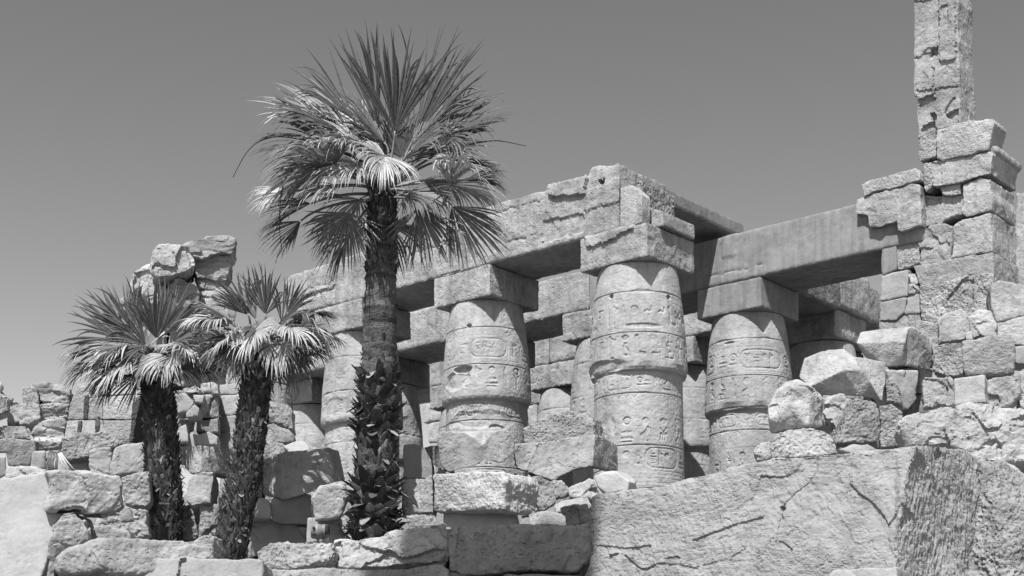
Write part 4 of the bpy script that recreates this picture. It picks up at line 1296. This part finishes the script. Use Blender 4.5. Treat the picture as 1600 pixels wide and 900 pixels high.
# ------------------------------------------------------------------ heap of fallen blocks on the right
right = [
         ('boulder', 'broken hollow rock wedged right of the scooped boulder', [(1284, 642), (1292, 618), (1336, 618), (1328, 650), (1322, 670), (1304, 692), (1298, 660)], 29.4, 'crag', 16, 6, 1, .8),
         ('stone_block', 'fine grained grey triangular stone below the faceted boulder', [(1310, 692), (1322, 656), (1338, 622), (1366, 626), (1374, 640), (1373, 690)], 28.9, 'grit', -8, 0, 0, .8),
         ('stone_block', 'coarse grained stone between the triangular stone and the long craggy boulder', [(1374, 634), (1394, 632), (1410, 642), (1416, 696), (1374, 699)], 29.3, 'grit', 10, 0, 0, .7),
         ('rubble_stone', 'pebbly lit stone under the right end of the faceted boulder', [(1382, 590), (1402, 600), (1408, 632), (1382, 628)], 30.8, 'grit', 22, 0, 0, .6),
         ('stone_block', 'dark smooth leaf shaped block under the perched block', [(1386, 577), (1436, 578), (1434, 626), (1420, 641), (1406, 633), (1392, 602)], 31.4, 'smooth', -28, -3, 0, .7),
         ('boulder', 'rough cracked rock right of the dark leaf shaped block', [(1438, 594), (1450, 580), (1480, 584), (1491, 598), (1492, 634), (1442, 637)], 31, 'crag', 22, 0, 1, .8),
         ('stone_block', 'gritty small block between the perched block and the ribbed block', [(1455, 541), (1502, 534), (1505, 583), (1494, 589), (1456, 579)], 31.9, 'grit', 26, 0, 0, .8),
         ('stone_block', 'ribbed rectangular block near the right edge with a shadow line below', [(1503, 533), (1540, 526), (1579, 522), (1586, 542), (1585, 582), (1570, 585), (1512, 586), (1504, 572)], 31.6, 'chis', 16, -2, 0, .9),
         ('stone_block', 'smooth square block below the ribbed block', [(1490, 591), (1538, 585), (1541, 630), (1490, 634)], 30.7, 'smooth', 26, 0, 0, .8),
         ('boulder', 'craggy rock right of the smooth square block', [(1541, 596), (1570, 588), (1592, 586), (1596, 614), (1576, 640), (1541, 636)], 30.9, 'crag', 18, 0, 1, .8),
         ('boulder', 'toothed rock cut by the right picture edge above the long boulder', [(1592, 580), (1600, 575), (1660, 570), (1660, 650), (1594, 645)], 31.2, 'crag', 14, 0, 0, .8),
         ('boulder', 'very long craggy boulder lying above the huge pale block at right', [(1404, 660), (1416, 648), (1433, 639), (1460, 633), (1493, 630), (1560, 631), (1598, 641), (1680, 655), (1680, 725), (1600, 722), (1538, 720), (1526, 724), (1502, 700), (1484, 696), (1418, 696)], 26.5, 'crag', 10, 6, 0, 1.5),
         ('stone_block', 'low gritty block under the scooped round boulder', [(1203, 692), (1216, 675), (1250, 670), (1288, 673), (1300, 681), (1309, 708), (1206, 718)], 28.3, 'grit', 14, 2, 0, .9),
         ('rubble_stone', 'crumbled stone beside the foot of the crisp column', [(1180, 698), (1206, 689), (1209, 718), (1182, 720)], 28.8, 'crag', 14, 4, 0, .6),
         ('rubble_stone', 'thin sunlit stone in the gap behind the huge pale block', [(1308, 702), (1332, 693), (1356, 694), (1372, 702), (1340, 711)], 27.6, 'smooth', 10, 16, 0, .6),
         ('stone_block', 'upright ribbed block against the lower courses of the ruined wall', [(1464, 497), (1482, 488), (1501, 481), (1511, 487), (1517, 518), (1508, 530), (1465, 538)], 33, 'weath', 22, 2, 0, .8),
         ('boulder', 'rock riddled with holes right of the upright ribbed block', [(1514, 494), (1525, 486), (1546, 486), (1557, 511), (1556, 527), (1519, 528)], 33.1, 'crag', 14, 4, 0, .8),
         ('stone_block', 'broad pale block on the right edge below the ruined wall', [(1547, 443), (1561, 438), (1600, 442), (1660, 447), (1660, 496), (1600, 493), (1557, 502), (1549, 482)], 33.6, 'weath', 12, 6, 0, 1.0),
         ('stone_block', 'worn bedded block on the right edge under the broad pale block', [(1556, 503), (1600, 494), (1660, 490), (1660, 540), (1586, 538), (1557, 525)], 32.6, 'chis', 14, 2, 0, 1.0),
         ('rubble_stone', 'small cube of stone stuck between the ribbed block and the holed rock', [(1508, 520), (1518, 516), (1520, 531), (1509, 531)], 32.6, 'smooth', 24, 0, 0, .3),
         ('stone_block', 'smooth end block at the right edge level with the ribbed block', [(1586, 541), (1660, 541), (1660, 576), (1587, 568)], 32.2, 'smooth', 14, 0, 0, .8),
         ('stone_block', 'shaded filler block behind the perched block', [(1430, 500), (1466, 505), (1468, 545), (1440, 545)], 34, 'weath', 20, 0, 0, .8),
         ('boulder', 'bright angular rock between the long craggy boulder and the right edge block', [(1526, 728), (1545, 722), (1562, 717), (1600, 738), (1650, 760), (1650, 800), (1530, 800)], 21.5, 'weath', 16, 18, 1, .9)]
for nm, lab, poly, D, st, yaw, lean, cu, T in right:
    S(nm, lab, poly, D, yaw=yaw, lean=lean, T=T, style=st, px=2.0, cuts=cu, ins=.012 if st != 'crag' else .03, amp=1.25)
# ------------------------------------------------------------------ loose stone chips in the gaps of the heap
def chips():
    rs = np.random.default_rng(21)
    vs, fs = [], []
    base = [(-1, -1, -1), (1, -1, -1), (1, 1, -1), (-1, 1, -1), (-1, -1, 1), (1, -1, 1), (1, 1, 1), (-1, 1, 1)]
    bf = [(0, 3, 2, 1), (4, 5, 6, 7), (0, 1, 5, 4), (1, 2, 6, 5), (2, 3, 7, 6), (3, 0, 4, 7)]
    for i in range(1500):
        D = 18.5 + 17 * rs.random()
        x = (rs.random() * 1760 - 80 - 800) / F_PX * D
        z = float(mound(np.array([x]), np.array([D]))[0])
        s = .05 + .16 * rs.random() ** 2
        k = len(vs)
        q = np.array(base, float) * s * (.5 + .5 * rs.random((8, 3)))
        a = rs.random() * 6.28
        q = q @ np.array([[math.cos(a), math.sin(a), 0], [-math.sin(a), math.cos(a), 0], [0, 0, 1]])
        vs.extend((q + [x, D, z + s * .3]).tolist())
        fs.extend([tuple(j + k for j in f) for f in bf])
    o = mesh_obj('stone_chips', vs, fs, M['weath'], smooth=False)
    tag(o, 'loose stone chips scattered in the gaps between the fallen blocks', 'rubble', kind='stuff')
chips()

# ------------------------------------------------------------------ palms
def island_mat(name, lo, hi, rough=.6, bright=0.0, spec=.3, trans=0.0, scale=18):
    m, n, l, b = mat(name)
    g = n.new('ShaderNodeNewGeometry')
    mr = N(n, 'ShaderNodeMapRange')
    l.new(g.outputs['Random Per Island'], mr.inputs[0])
    mr.inputs[3].default_value = lo
    mr.inputs[4].default_value = hi
    v = mr.outputs[0]
    if bright:
        r = ramp(n, l, g.outputs['Random Per Island'], [(.0, 1.0), (1 - bright, 1.0), (1 - bright * .7, 2.6), (1.0, 3.4)])
        v = mul(n, l, v, r)
    tc = n.new('ShaderNodeTexCoord')
    t = N(n, 'ShaderNodeTexNoise')
    t.inputs['Scale'].default_value = scale
    t.inputs['Detail'].default_value = 4
    l.new(tc.outputs['Object'], t.inputs['Vector'])
    v = mul(n, l, v, ramp(n, l, t.outputs['Fac'], [(.3, .7), (.5, 1.0), (.75, 1.25)]))
    cc = n.new('ShaderNodeCombineColor')
    for i in range(3):
        l.new(v, cc.inputs[i])
    l.new(cc.outputs[0], b.inputs['Base Color'])
    b.inputs['Roughness'].default_value = rough
    b.inputs['Specular IOR Level'].default_value = spec
    if trans:
        tr = n.new('ShaderNodeBsdfTranslucent')
        l.new(cc.outputs[0], tr.inputs[0])
        mx = n.new('ShaderNodeMixShader')
        mx.inputs[0].default_value = trans
        l.new(b.outputs[0], mx.inputs[1])
        l.new(tr.outputs[0], mx.inputs[2])
        l.new(mx.outputs[0], n['Material Output'].inputs[0])
    return m

M['frond'] = island_mat('palm fan leaf', .07, .15, .42, spec=.4, trans=.12)
M['frond_old'] = island_mat('old bleached palm leaf', .24, .42, .5, spec=.4, trans=.18)
M['petiole'] = island_mat('palm leaf stalk', .14, .2, .45)
M['boots'] = island_mat('dead leaf bases', .018, .085, .8, bright=.06, spec=.15)
M['husk'] = stone('dry pale leaf husks', .17, grit=.6, grain=30, blotch=1.2, bump=.01, var=(.35, 1.6))
M['trunk'] = stone('fibrous palm trunk', .10, grit=1.3, grain=30, blotch=1.5, bump=.045, strata=.5)

def blade(rs, H, f, nrm, Rr, droop, spread, nseg=46, fold=.18):
    """pleated fan blade; its segments split towards the tips and hang"""
    f = f / np.linalg.norm(f)
    nrm = nrm - f * np.dot(nrm, f)
    nrm /= np.linalg.norm(nrm)
    s = np.cross(f, nrm)
    roll = rs.normal() * .28
    s, nrm = s * math.cos(roll) + nrm * math.sin(roll), nrm * math.cos(roll) - s * math.sin(roll)
    vs, fs = [], []
    lo, hi = -spread * (.8 + .45 * rs.random()), spread * (.8 + .45 * rs.random())
    nseg = max(18, int(nseg * (hi - lo) / 2.3))
    dphi = (hi - lo) / nseg
    fold = fold + .22 * rs.random()
    wave = rs.random() * 6.28
    gap = lo + (hi - lo) * rs.random()
    K = 11
    for i in range(nseg):
        ph = lo + dphi * (i + .5)
        if rs.random() < .06 or abs(ph - gap) < .07:
            continue
        L = Rr * (.66 + .34 * math.cos(ph * .8)) * (.80 + .26 * rs.random())
        ph += rs.normal() * .008
        dr = f * math.cos(ph) + s * math.sin(ph)
        dr = dr + nrm * (fold * abs(math.sin(ph)) - .03 + .018 * rs.normal() + .10 * math.sin(ph * 3.5 + wave))
        dr /= np.linalg.norm(dr)
        side = -f * math.sin(ph) + s * math.cos(ph)
        q = H + dr * .03
        split = .50 + .14 * rs.random()
        bend = (droop + .10) * (.45 + 1.0 * rs.random())
        ctr = len(vs)
        kink = rs.normal() * .30
        broken = rs.random() < .14
        for k in range(K + 1):
            t = k / K
            w = min(t, split) * L * dphi * .60 + .003
            if t > split:
                w *= max(0.0, 1 - (t - split) / (1 - split)) ** .8
            w = max(w, .0012)
            up = nrm * w * .6
            vs += [q - side * w - up * .4, q + up * .6, q + side * w - up * .4]
            if k < K:
                g = bend * max(0, t - .28) * 1.15 + .02 * bend
                if broken and t > .5:
                    g += .6
                dr = dr - Z * g * .42 + side * kink * .12 * t
                dr /= np.linalg.norm(dr)
                q = q + dr * L / K
        for k in range(K):
            c = ctr + 3 * k
            fs += [(c, c + 1, c + 4, c + 3), (c + 1, c + 2, c + 5, c + 4)]
    return vs, fs

def leaf(e, rs, root, H, f, nrm, Rr, droop, spread, old, nseg):
    """leaf of a palm: stalk from the crown to the blade, which is a thing's part with the stalk as its sub-part"""
    root, H = np.asarray(root, float), np.asarray(H, float)
    f = np.asarray(f, float) / np.linalg.norm(f)
    L = np.linalg.norm(H - root)
    c1 = root + (H - root) * .35 + Z * L * .10
    c2 = H - f * L * .3
    t = np.linspace(0, 1, 9)[:, None]
    pts = (1 - t) ** 3 * root + 3 * (1 - t) ** 2 * t * c1 + 3 * (1 - t) * t * t * c2 + t ** 3 * H
    bv, bf = blade(rs, H, f, np.asarray(nrm, float), Rr, droop, R(spread), nseg)
    o = mesh_obj('frond', bv, bf, M['frond_old'] if old else M['frond'], e, smooth=False)
    pv, pf = tube(pts, np.linspace(.032, .017, 9), 5)
    st = mesh_obj('leaf_stalk', pv, pf, M['petiole'], e)
    st.parent = o

def palm(label, base, top, r_base, r_top, crown, boots, seed, smooth_part=None, upright=None):
    """base, top: trunk ends; crown: dict of leaf sizes; boots: ranges of t clad in dead leaf bases"""
    rs = np.random.default_rng(seed)
    e = empty('fan_palm', base, label, 'palm tree', 'fan palms standing among the ruins')
    base, top = np.asarray(base, float), np.asarray(top, float)
    ax = top - base
    Lz = np.linalg.norm(ax)
    bend = np.array([rs.normal() * .06, rs.normal() * .06, 0])
    def axis(t):
        return base + ax * t + bend * math.sin(math.pi * t)
    # trunk
    n, m = 160, 28
    ts = np.linspace(-.06, 1.0, n)
    A = np.linspace(0, 2 * math.pi, m, endpoint=False)
    vs = []
    for t in ts:
        r = np.interp(t, [0, .1, .9, 1], [r_base * 1.05, r_base, r_top, r_top * .8])
        r *= 1 + .03 * math.sin(t * Lz * 26 + math.sin(t * 40)) + .02 * rs.normal()
        c = axis(t)
        for a in A:
            vs.append(c + np.array([math.cos(a), math.sin(a), 0]) * r * (1 + .02 * rs.normal()))
    i = np.arange(n - 1)[:, None] * m + np.arange(m)[None]
    j = np.arange(n - 1)[:, None] * m + (np.arange(m)[None] + 1) % m
    F = np.stack([i, j, j + m, i + m], -1).reshape(-1, 4).tolist()
    F.append([(n - 1) * m + k for k in range(m)])
    mesh_obj('trunk', vs, F, M['trunk'], e)
    # dead leaf bases: small curved plates set round the trunk
    parts, husks = [], []
    for (t0, t1, dens, size, out, husk) in boots:
        cnt = int(dens * (t1 - t0) * Lz)
        for k in range(cnt):
            t = t0 + (t1 - t0) * (k + rs.random()) / cnt
            a = k * 2.39996 + rs.normal() * .15
            c = axis(t)
            r = np.interp(t, [0, .1, .9, 1], [r_base * 1.05, r_base, r_top, r_top * .8])
            ra = np.array([math.cos(a), math.sin(a), 0])
            ta = np.array([-math.sin(a), math.cos(a), 0])
            L = size * (.6 + .8 * rs.random())
            w = size * (.38 + .16 * rs.random())
            is_h = rs.random() < husk
            tilt = rs.normal() * .3
            d = ra * out * (.5 + 1.0 * rs.random()) + Z * (1.0 if not is_h else (-.6 if rs.random() < .6 else .7)) + ta * tilt
            d /= np.linalg.norm(d)
            q = c + ra * r * .92 - d * L * .15
            up = np.cross(ta, d)
            tw = ta + d * rs.normal() * .2
            pv, pf = [], []
            S_ = 4
            for h in range(S_ + 1):
                u = h / S_
                ww = w * (1 - .75 * u ** 1.5) if not is_h else w * (.5 + 1.1 * u - 1.4 * u * u) * 1.15
                ww = max(ww, .006)
                th = .018 * (1 - .6 * u)
                cur = q + d * L * u + ra * (.10 * L * u * u) + (ra * .15 - Z * .12) * (L * u * u if is_h else 0)
                pv += [cur - tw * ww, cur + up * (ww * .35) + ra * th, cur + tw * ww, cur - ra * th]
            for h in range(S_):
                o_ = 4 * h
                for b in range(4):
                    b2 = (b + 1) % 4
                    pf.append((o_ + b, o_ + b2, o_ + 4 + b2, o_ + 4 + b))
            pf.append((4 * S_, 4 * S_ + 1, 4 * S_ + 2, 4 * S_ + 3))
            (husks if is_h else parts).append((pv, pf))
        # stringy fibres that stick out of the skirt
        for k in range(int(cnt * .35)):
            t = t0 + (t1 - t0) * rs.random()
            a = rs.random() * 6.28
            r = np.interp(t, [0, .1, .9, 1], [r_base * 1.05, r_base, r_top, r_top * .8])
            ra = np.array([math.cos(a), math.sin(a), 0])
            p0 = axis(t) + ra * r * .95
            dd = ra + Z * rs.normal() * .7 + np.array([-ra[1], ra[0], 0]) * rs.normal() * .7
            LL = size * (.5 + .9 * rs.random())
            parts.append(tube([p0, p0 + dd * LL * .5, p0 + dd * LL * .9 - Z * LL * .25], [.007, .005, .002], 3))
    v, f = join(parts)
    o = mesh_obj('leaf_bases', v, f, M['boots'], e, smooth=False)
    o['kind'] = 'stuff'
    # the dry husks that hang out of the skirt can be told apart: one part each, largest hundred
    husks.sort(key=lambda h: -np.ptp(np.array(h[0]), axis=0).max() + (5 if np.mean(np.array(h[0]), 0)[1] > base[1] else 0))
    for hv, hf in husks[:100]:
        mesh_obj('dry_husk', hv, hf, M['husk'], e, smooth=False)
    if husks[100:]:
        v, f = join(husks[100:])
        mesh_obj('more_dry_husks', v, f, M['husk'], e, smooth=False)['kind'] = 'stuff'
    # crown: leaves measured on the photograph (blade foot in pixels, depth offset, direction, tilt to the viewer, size, spread, droop, facing, old)
    D = crown['D']
    for (hx, hy, dz, ang, tilt, rp, spread, droop, w, old) in crown['leaves']:
        H = at(hx, hy, D + dz)
        f_ = np.array([math.cos(R(ang)) * math.cos(R(tilt)), -math.sin(R(tilt)), math.sin(R(ang)) * math.cos(R(tilt))])
        nr = np.array([0, -w, 1 - w + .05])
        dirh = H - axis(.96)
        dirh[2] = 0
        dirh /= np.linalg.norm(dirh) + 1e-6
        low = np.clip((axis(1.0)[2] - H[2]) / 1.2, 0, 1)
        leaf(e, rs, axis(1.0 - .08 * low) + dirh * r_top * .7, H, f_, nr, rp / F_PX * D, droop, spread, old, crown.get('seg', 46))
    for k in range(crown['back']):                       # leaves on the far side of the crown
        az = R(15 + 150 * (k + rs.random()) / crown['back'])
        el = R([32, 18, -8, -28, 25, 5, -38][k % 7] + rs.normal() * 6)
        f_ = np.array([math.cos(az) * math.cos(el), math.sin(az) * math.cos(el), math.sin(el)])
        H = axis(1.0) + f_ * crown['pet'] * (.8 + .3 * rs.random())
        leaf(e, rs, axis(.98), H, f_, Z + np.array([0, -.1, 0]), crown['R'] * (.85 + .2 * rs.random()), [.15, .4, .9, 1.0, .2, .6, 1.0][k % 7], 85, rs.random() < .3, crown.get('seg', 46))
    return e, axis

D1 = 24.4
L1 = [(700, 226, .1, 42, 10, 112, 50, .3, .6, 0), (520, 205, .1, 148, 5, 120, 45, .3, .5, 0), (598, 246, .5, 98, 15, 90, 60, .25, .6, 0), (628, 248, .5, 76, 15, 90, 60, .25, .6, 0), (617, 205, -.3, 84, 27, 150, 42, .06, .8, 0), (600, 222, -.1, 140, 20, 120, 55, .25, .6, 0), (642, 236, -.35, 38, 22, 112, 60, .3, .6, 0), (568, 238, -.45, 160, 26, 105, 70, .6, .5, 1), (535, 292, -.3, 200, 20, 110, 75, .8, .3, 1), (640, 300, -.4, -30, 25, 90, 80, .8, .4, 0), (592, 205, .1, 107, 20, 160, 24, .05, .6, 0), (650, 210, .0, 60, 22, 176, 44, .10, .7, 0), (552, 186, .0, 133, 18, 128, 28, .06, .5, 0),
      (552, 214, -.1, 158, 16, 172, 62, .30, .5, 0), (538, 238, -.2, 176, 10, 155, 72, .55, .5, 0), (690, 214, -.1, 24, 14, 128, 66, .22, .6, 0),
      (678, 236, -.3, -4, 14, 92, 66, .55, .6, 1), (602, 244, -.75, 255, 50, 84, 112, .9, .25, 1), (520, 262, -.45, 192, 24, 138, 95, .85, .2, 1), (560, 258, -.6, 215, 40, 92, 90, 1.0, .3, 1),
      (702, 288, -.35, -12, 24, 116, 95, .85, .2, 1), (726, 282, .1, 4, -5, 80, 60, .7, .2, 0), (486, 318, -.1, 206, 10, 106, 62, .5, .4, 0), (452, 300, .2, 188, 0, 78, 60, .8, .3, 1), (545, 332, -.45, 247, -14, 92, 78, .12, .75, 0),
      (655, 325, -.4, 281, -14, 96, 62, .12, .75, 0), (706, 322, -.25, 311, -12, 116, 52, .15, .7, 0), (470, 345, .15, 222, 0, 84, 48, .4, .5, 0), (580, 212, .2, 140, -15, 120, 50, .3, .5, 1), (700, 250, .3, 10, -20, 100, 60, .5, .4, 0)]
e1, ax1 = palm('tallest fan palm in the middle with a bare ringed trunk and wide crown', at(584, 848, D1), at(598, 292, D1), .35, .25,
               dict(leaves=L1, D=D1, back=8, R=1.2, pet=.85, seg=50), [(-.03, .17, 150, .27, 1.15, .42), (.17, .30, 190, .16, .45, .06), (.30, .40, 190, .22, 1.1, .32), (.40, .475, 180, .20, .9, .12), (.475, .56, 60, .11, .35, .1), (.56, .755, 22, .08, .3, .05), (.755, .79, 170, .12, .5, .12), (.79, .88, 80, .1, .35, .05), (.88, 1.0, 190, .15, .4, .08)], 11)
# long dry flower stalks arching out of the crown
for pts in ([(590, 262), (520, 232), (460, 214), (415, 212), (385, 235), (364, 277)], [(610, 262), (680, 240), (730, 226), (775, 218), (822, 228)], [(580, 270), (500, 258), (452, 262), (438, 300), (436, 360), (440, 388)]):
    P_ = np.array([at(x, y, D1 - .35) for x, y in pts])
    tt = np.linspace(0, len(P_) - 1, 30)
    P_ = np.stack([np.interp(tt, range(len(P_)), P_[:, k]) for k in range(3)], -1)
    for _ in range(6):
        P_[1:-1] = (P_[:-2] + P_[2:] + 2 * P_[1:-1]) / 4
    v, f = tube(P_, np.linspace(.022, .007, 30), 5)
    mesh_obj('flower_stalk', v, f, M['boots'], e1)
D2 = 24.7
L2 = [(415, 492, -.2, 80, 27, 82, 62, .06, .8, 0), (388, 492, .0, 112, 22, 74, 45, .06, .7, 0), (448, 490, .0, 40, 18, 66, 50, .15, .6, 0), (366, 505, -.1, 150, 10, 74, 60, .5, .5, 0), (396, 518, -.5, 262, 40, 66, 112, 1.0, .3, 1),
      (455, 512, -.4, -18, 25, 82, 95, .9, .2, 1), (345, 500, -.2, 186, 20, 76, 80, .9, .25, 1), (480, 492, .0, 2, 0, 58, 60, .6, .3, 0), (470, 530, -.1, -38, 10, 72, 70, .5, .5, 0), (452, 548, -.2, 280, 10, 76, 60, .35, .6, 0),
      (352, 530, -.1, 232, 10, 66, 60, .5, .5, 0), (378, 545, -.4, 245, 15, 60, 60, .5, .6, 0), (430, 535, -.45, 275, 30, 66, 100, .9, .4, 1), (408, 515, -.35, 300, 30, 60, 90, 1.0, .4, 0), (368, 530, -.3, 215, 25, 70, 80, 1.1, .3, 1), (350, 512, .1, 165, 0, 70, 60, .9, .3, 0), (470, 510, -.3, -30, 10, 80, 80, 1.1, .3, 1), (440, 505, -.2, 60, 25, 70, 50, .4, .6, 0), (400, 500, -.2, 130, 25, 70, 50, .4, .6, 0), (490, 520, .0, -15, 0, 66, 70, 1.1, .3, 0)]
palm('middle short fan palm with a shaggy dark trunk leaning slightly left', at(355, 880, D2), at(406, 532, D2), .28, .235,
     dict(leaves=L2, D=D2, back=6, R=.88, pet=.5, seg=36), [(-.03, 1.0, 330, .13, .38, .05)], 24)
D3 = 25.6
L3 = [(245, 530, -.2, 78, 27, 96, 50, .06, .8, 0), (210, 522, .0, 122, 20, 92, 45, .06, .6, 0), (258, 524, .1, 52, 20, 104, 40, .1, .6, 0), (196, 532, -.1, 160, 8, 108, 48, .25, .5, 0), (192, 540, -.4, 190, 20, 72, 90, .8, .3, 0),
      (284, 543, -.5, -20, 35, 74, 110, .9, .25, 1), (205, 560, -.4, 212, 22, 92, 80, .9, .25, 1), (160, 566, -.1, 200, 0, 80, 60, .9, .3, 0), (300, 522, .1, 12, 0, 76, 60, .6, .4, 0), (222, 580, -.3, 243, 12, 80, 55, .5, .6, 0),
      (300, 560, -.1, -40, 10, 74, 70, .5, .5, 0), (182, 585, -.2, 232, 10, 70, 50, .6, .5, 0), (262, 556, -.6, 268, 35, 60, 100, 1.0, .4, 1), (228, 540, -.4, 150, 30, 80, 60, .6, .5, 0), (272, 535, -.3, 25, 25, 80, 60, .6, .5, 0), (170, 548, .0, 178, 0, 88, 60, 1.0, .3, 0), (240, 560, -.5, 235, 30, 66, 90, 1.1, .4, 0), (215, 550, -.2, 196, 15, 100, 70, 1.0, .3, 1), (310, 545, -.1, -10, 0, 74, 70, 1.0, .3, 0), (190, 575, -.3, 225, 15, 80, 70, 1.1, .3, 0)]
palm('leftmost short fan palm with a thick shaggy dark trunk', at(256, 852, D3), at(241, 556, D3), .32, .26,
     dict(leaves=L3, D=D3, back=6, R=.95, pet=.55, seg=36), [(-.03, 1.0, 370, .135, .38, .05)], 37)

# ------------------------------------------------------------------ small things
def simple(name, col, rough=.5, metal=0):
    m, n, l, b = mat(name)
    tc = n.new('ShaderNodeTexCoord')
    t = N(n, 'ShaderNodeTexNoise')
    t.inputs['Scale'].default_value = 14
    l.new(tc.outputs['Object'], t.inputs['Vector'])
    v = mul(n, l, ramp(n, l, t.outputs['Fac'], [(.35, .8), (.65, 1.15)]), col)
    cc = n.new('ShaderNodeCombineColor')
    for i in range(3):
        l.new(v, cc.inputs[i])
    l.new(cc.outputs[0], b.inputs['Base Color'])
    b.inputs['Roughness'].default_value = rough
    b.inputs['Metallic'].default_value = metal
    return m
M['lampbody'] = simple('weathered grey lamp housing', .16, .5)
M['lampglass'] = simple('dark lamp glass', .03, .12)
M['cable'] = simple('dusty cable', .12, .6)
M['cable_pale'] = simple('pale cable', .42, .6)

def bevel_box(c, half, rot, bev=.02):
    bm = bmesh.new()
    bmesh.ops.create_cube(bm, size=2)
    for v in bm.verts:
        v.co = Vector((v.co.x * half[0], v.co.y * half[1], v.co.z * half[2]))
    bmesh.ops.bevel(bm, geom=list(bm.edges), offset=bev, segments=2, affect='EDGES')
    a = rot
    vs = []
    bm.verts.ensure_lookup_table()
    for v in bm.verts:
        x, y, z = v.co
        vs.append((c[0] + x * math.cos(a) - y * math.sin(a), c[1] + x * math.sin(a) + y * math.cos(a), c[2] + z))
    fs = [tuple(w.index for w in f.verts) for f in bm.faces]
    bm.free()
    return vs, fs

fc = at(497, 831, 22.6)
fl = empty('floodlight', fc - Z * .16, 'small ground floodlight tucked under the dark block beside the tallest palm', 'floodlight')
v, f = bevel_box(fc, (.085, .11, .115), -.35)
mesh_obj('housing', v, f, M['lampbody'], fl)
v, f = bevel_box(fc + np.array([.11, .03, .02]), (.03, .075, .1), -.5, .015)
mesh_obj('reflector_hood', v, f, M['lampbody'], fl)
for dz in (.05, -.05):
    v, f = tube([fc + np.array([-.045, -.1, dz]), fc + np.array([-.055, -.125, dz])], .025, 10)
    mesh_obj('bolt', v, f, M['lampglass'], fl)
v, f = bevel_box(fc + np.array([.145, .02, .03]), (.008, .06, .075), -.5, .005)
mesh_obj('lens', v, f, M['lampglass'], fl)
v, f = join([tube([fc + np.array([-.1, -.05, -.17]), fc + np.array([.16, .06, -.17])], .018, 6), tube([fc + np.array([0, 0, -.17]), fc + np.array([0, 0, -.1])], .02, 6)])
mesh_obj('bracket', v, f, M['lampbody'], fl)
o = mesh_obj('bottle_shaped_post', *tube([at(511, 846, 22.7), at(511, 842, 22.7), at(511, 836, 22.7), at(511, 834, 22.7)], [.03, .03, .02, .012], 8), M['cable_pale'])
o.name = 'marker_post'
tag(o, 'tiny pale post standing right beside the floodlight', 'post')

parts = []
rs = np.random.default_rng(3)
for k in range(16):
    x0 = 74 + 20 * rs.random()
    x1 = x0 - 8 + 10 * rs.random()
    parts.append(tube([at(x0 + 6, 703 + 4 * rs.random(), 30.2), at(x0, 709, 29.95), at(x1, 722, 29.9), at(x1 + 3 * rs.normal(), 742, 29.95)], [.014, .017, .017, .014], 5))
v, f = join(parts)
tag(mesh_obj('cable_bundle', v, f, M['cable']), 'bundle of hanging dusty cables over the stones at far left', 'cables')
for k, (xa, xb, lab) in enumerate([(95, 122, 'topmost pale cable stretched below the pitted boulder'), (93, 115, 'middle pale cable stretched below the pitted boulder'), (91, 108, 'steepest pale cable below the pitted boulder')]):
    v, f = tube([at(xa, 707 + k, 29.9), at((xa + xb) / 2 - 2, 723 + k, 29.85), at(xb, 741, 29.9)], .014, 5)
    tag(mesh_obj('pale_cable', v, f, M['cable_pale']), lab, 'cable', 'loose pale cables')

# ------------------------------------------------------------------ the obelisk that stands to the left of the photographer and throws its shade on the front slabs
ob = np.array([-4.88, 5.3, 0.0])
w0, w1, hh = 1.32, 1.12, 33.0
vs = []
a = TH
for (w, z) in ((w0 * 1.5, 0), (w0 * 1.5, 1.0), (w0, 1.0), (w1, hh), (.02, hh + 2.4)):
    for sx, sy in ((-1, -1), (1, -1), (1, 1), (-1, 1)):
        vs.append(ob + np.array([math.cos(-a) * sx * w - math.sin(-a) * sy * w, math.sin(-a) * sx * w + math.cos(-a) * sy * w, z]))
fs = [(3, 2, 1, 0)]
for k in range(4):
    for i in range(4):
        j = (i + 1) % 4
        fs.append((4 * k + i, 4 * k + j, 4 * k + 4 + j, 4 * k + 4 + i))
fs.append((16, 17, 18, 19))
tag(mesh_obj('obelisk', vs, fs, M['smooth'], smooth=False), 'tall granite obelisk standing just left of the picture, seen only by its shadow', 'obelisk')

# ------------------------------------------------------------------ weather every stone, then hand finished meshes to the copies
weather_all()
for k, ch in globals().get('BACKCOPIES', []):
    k.modifiers.clear()
    k.data = ch.data
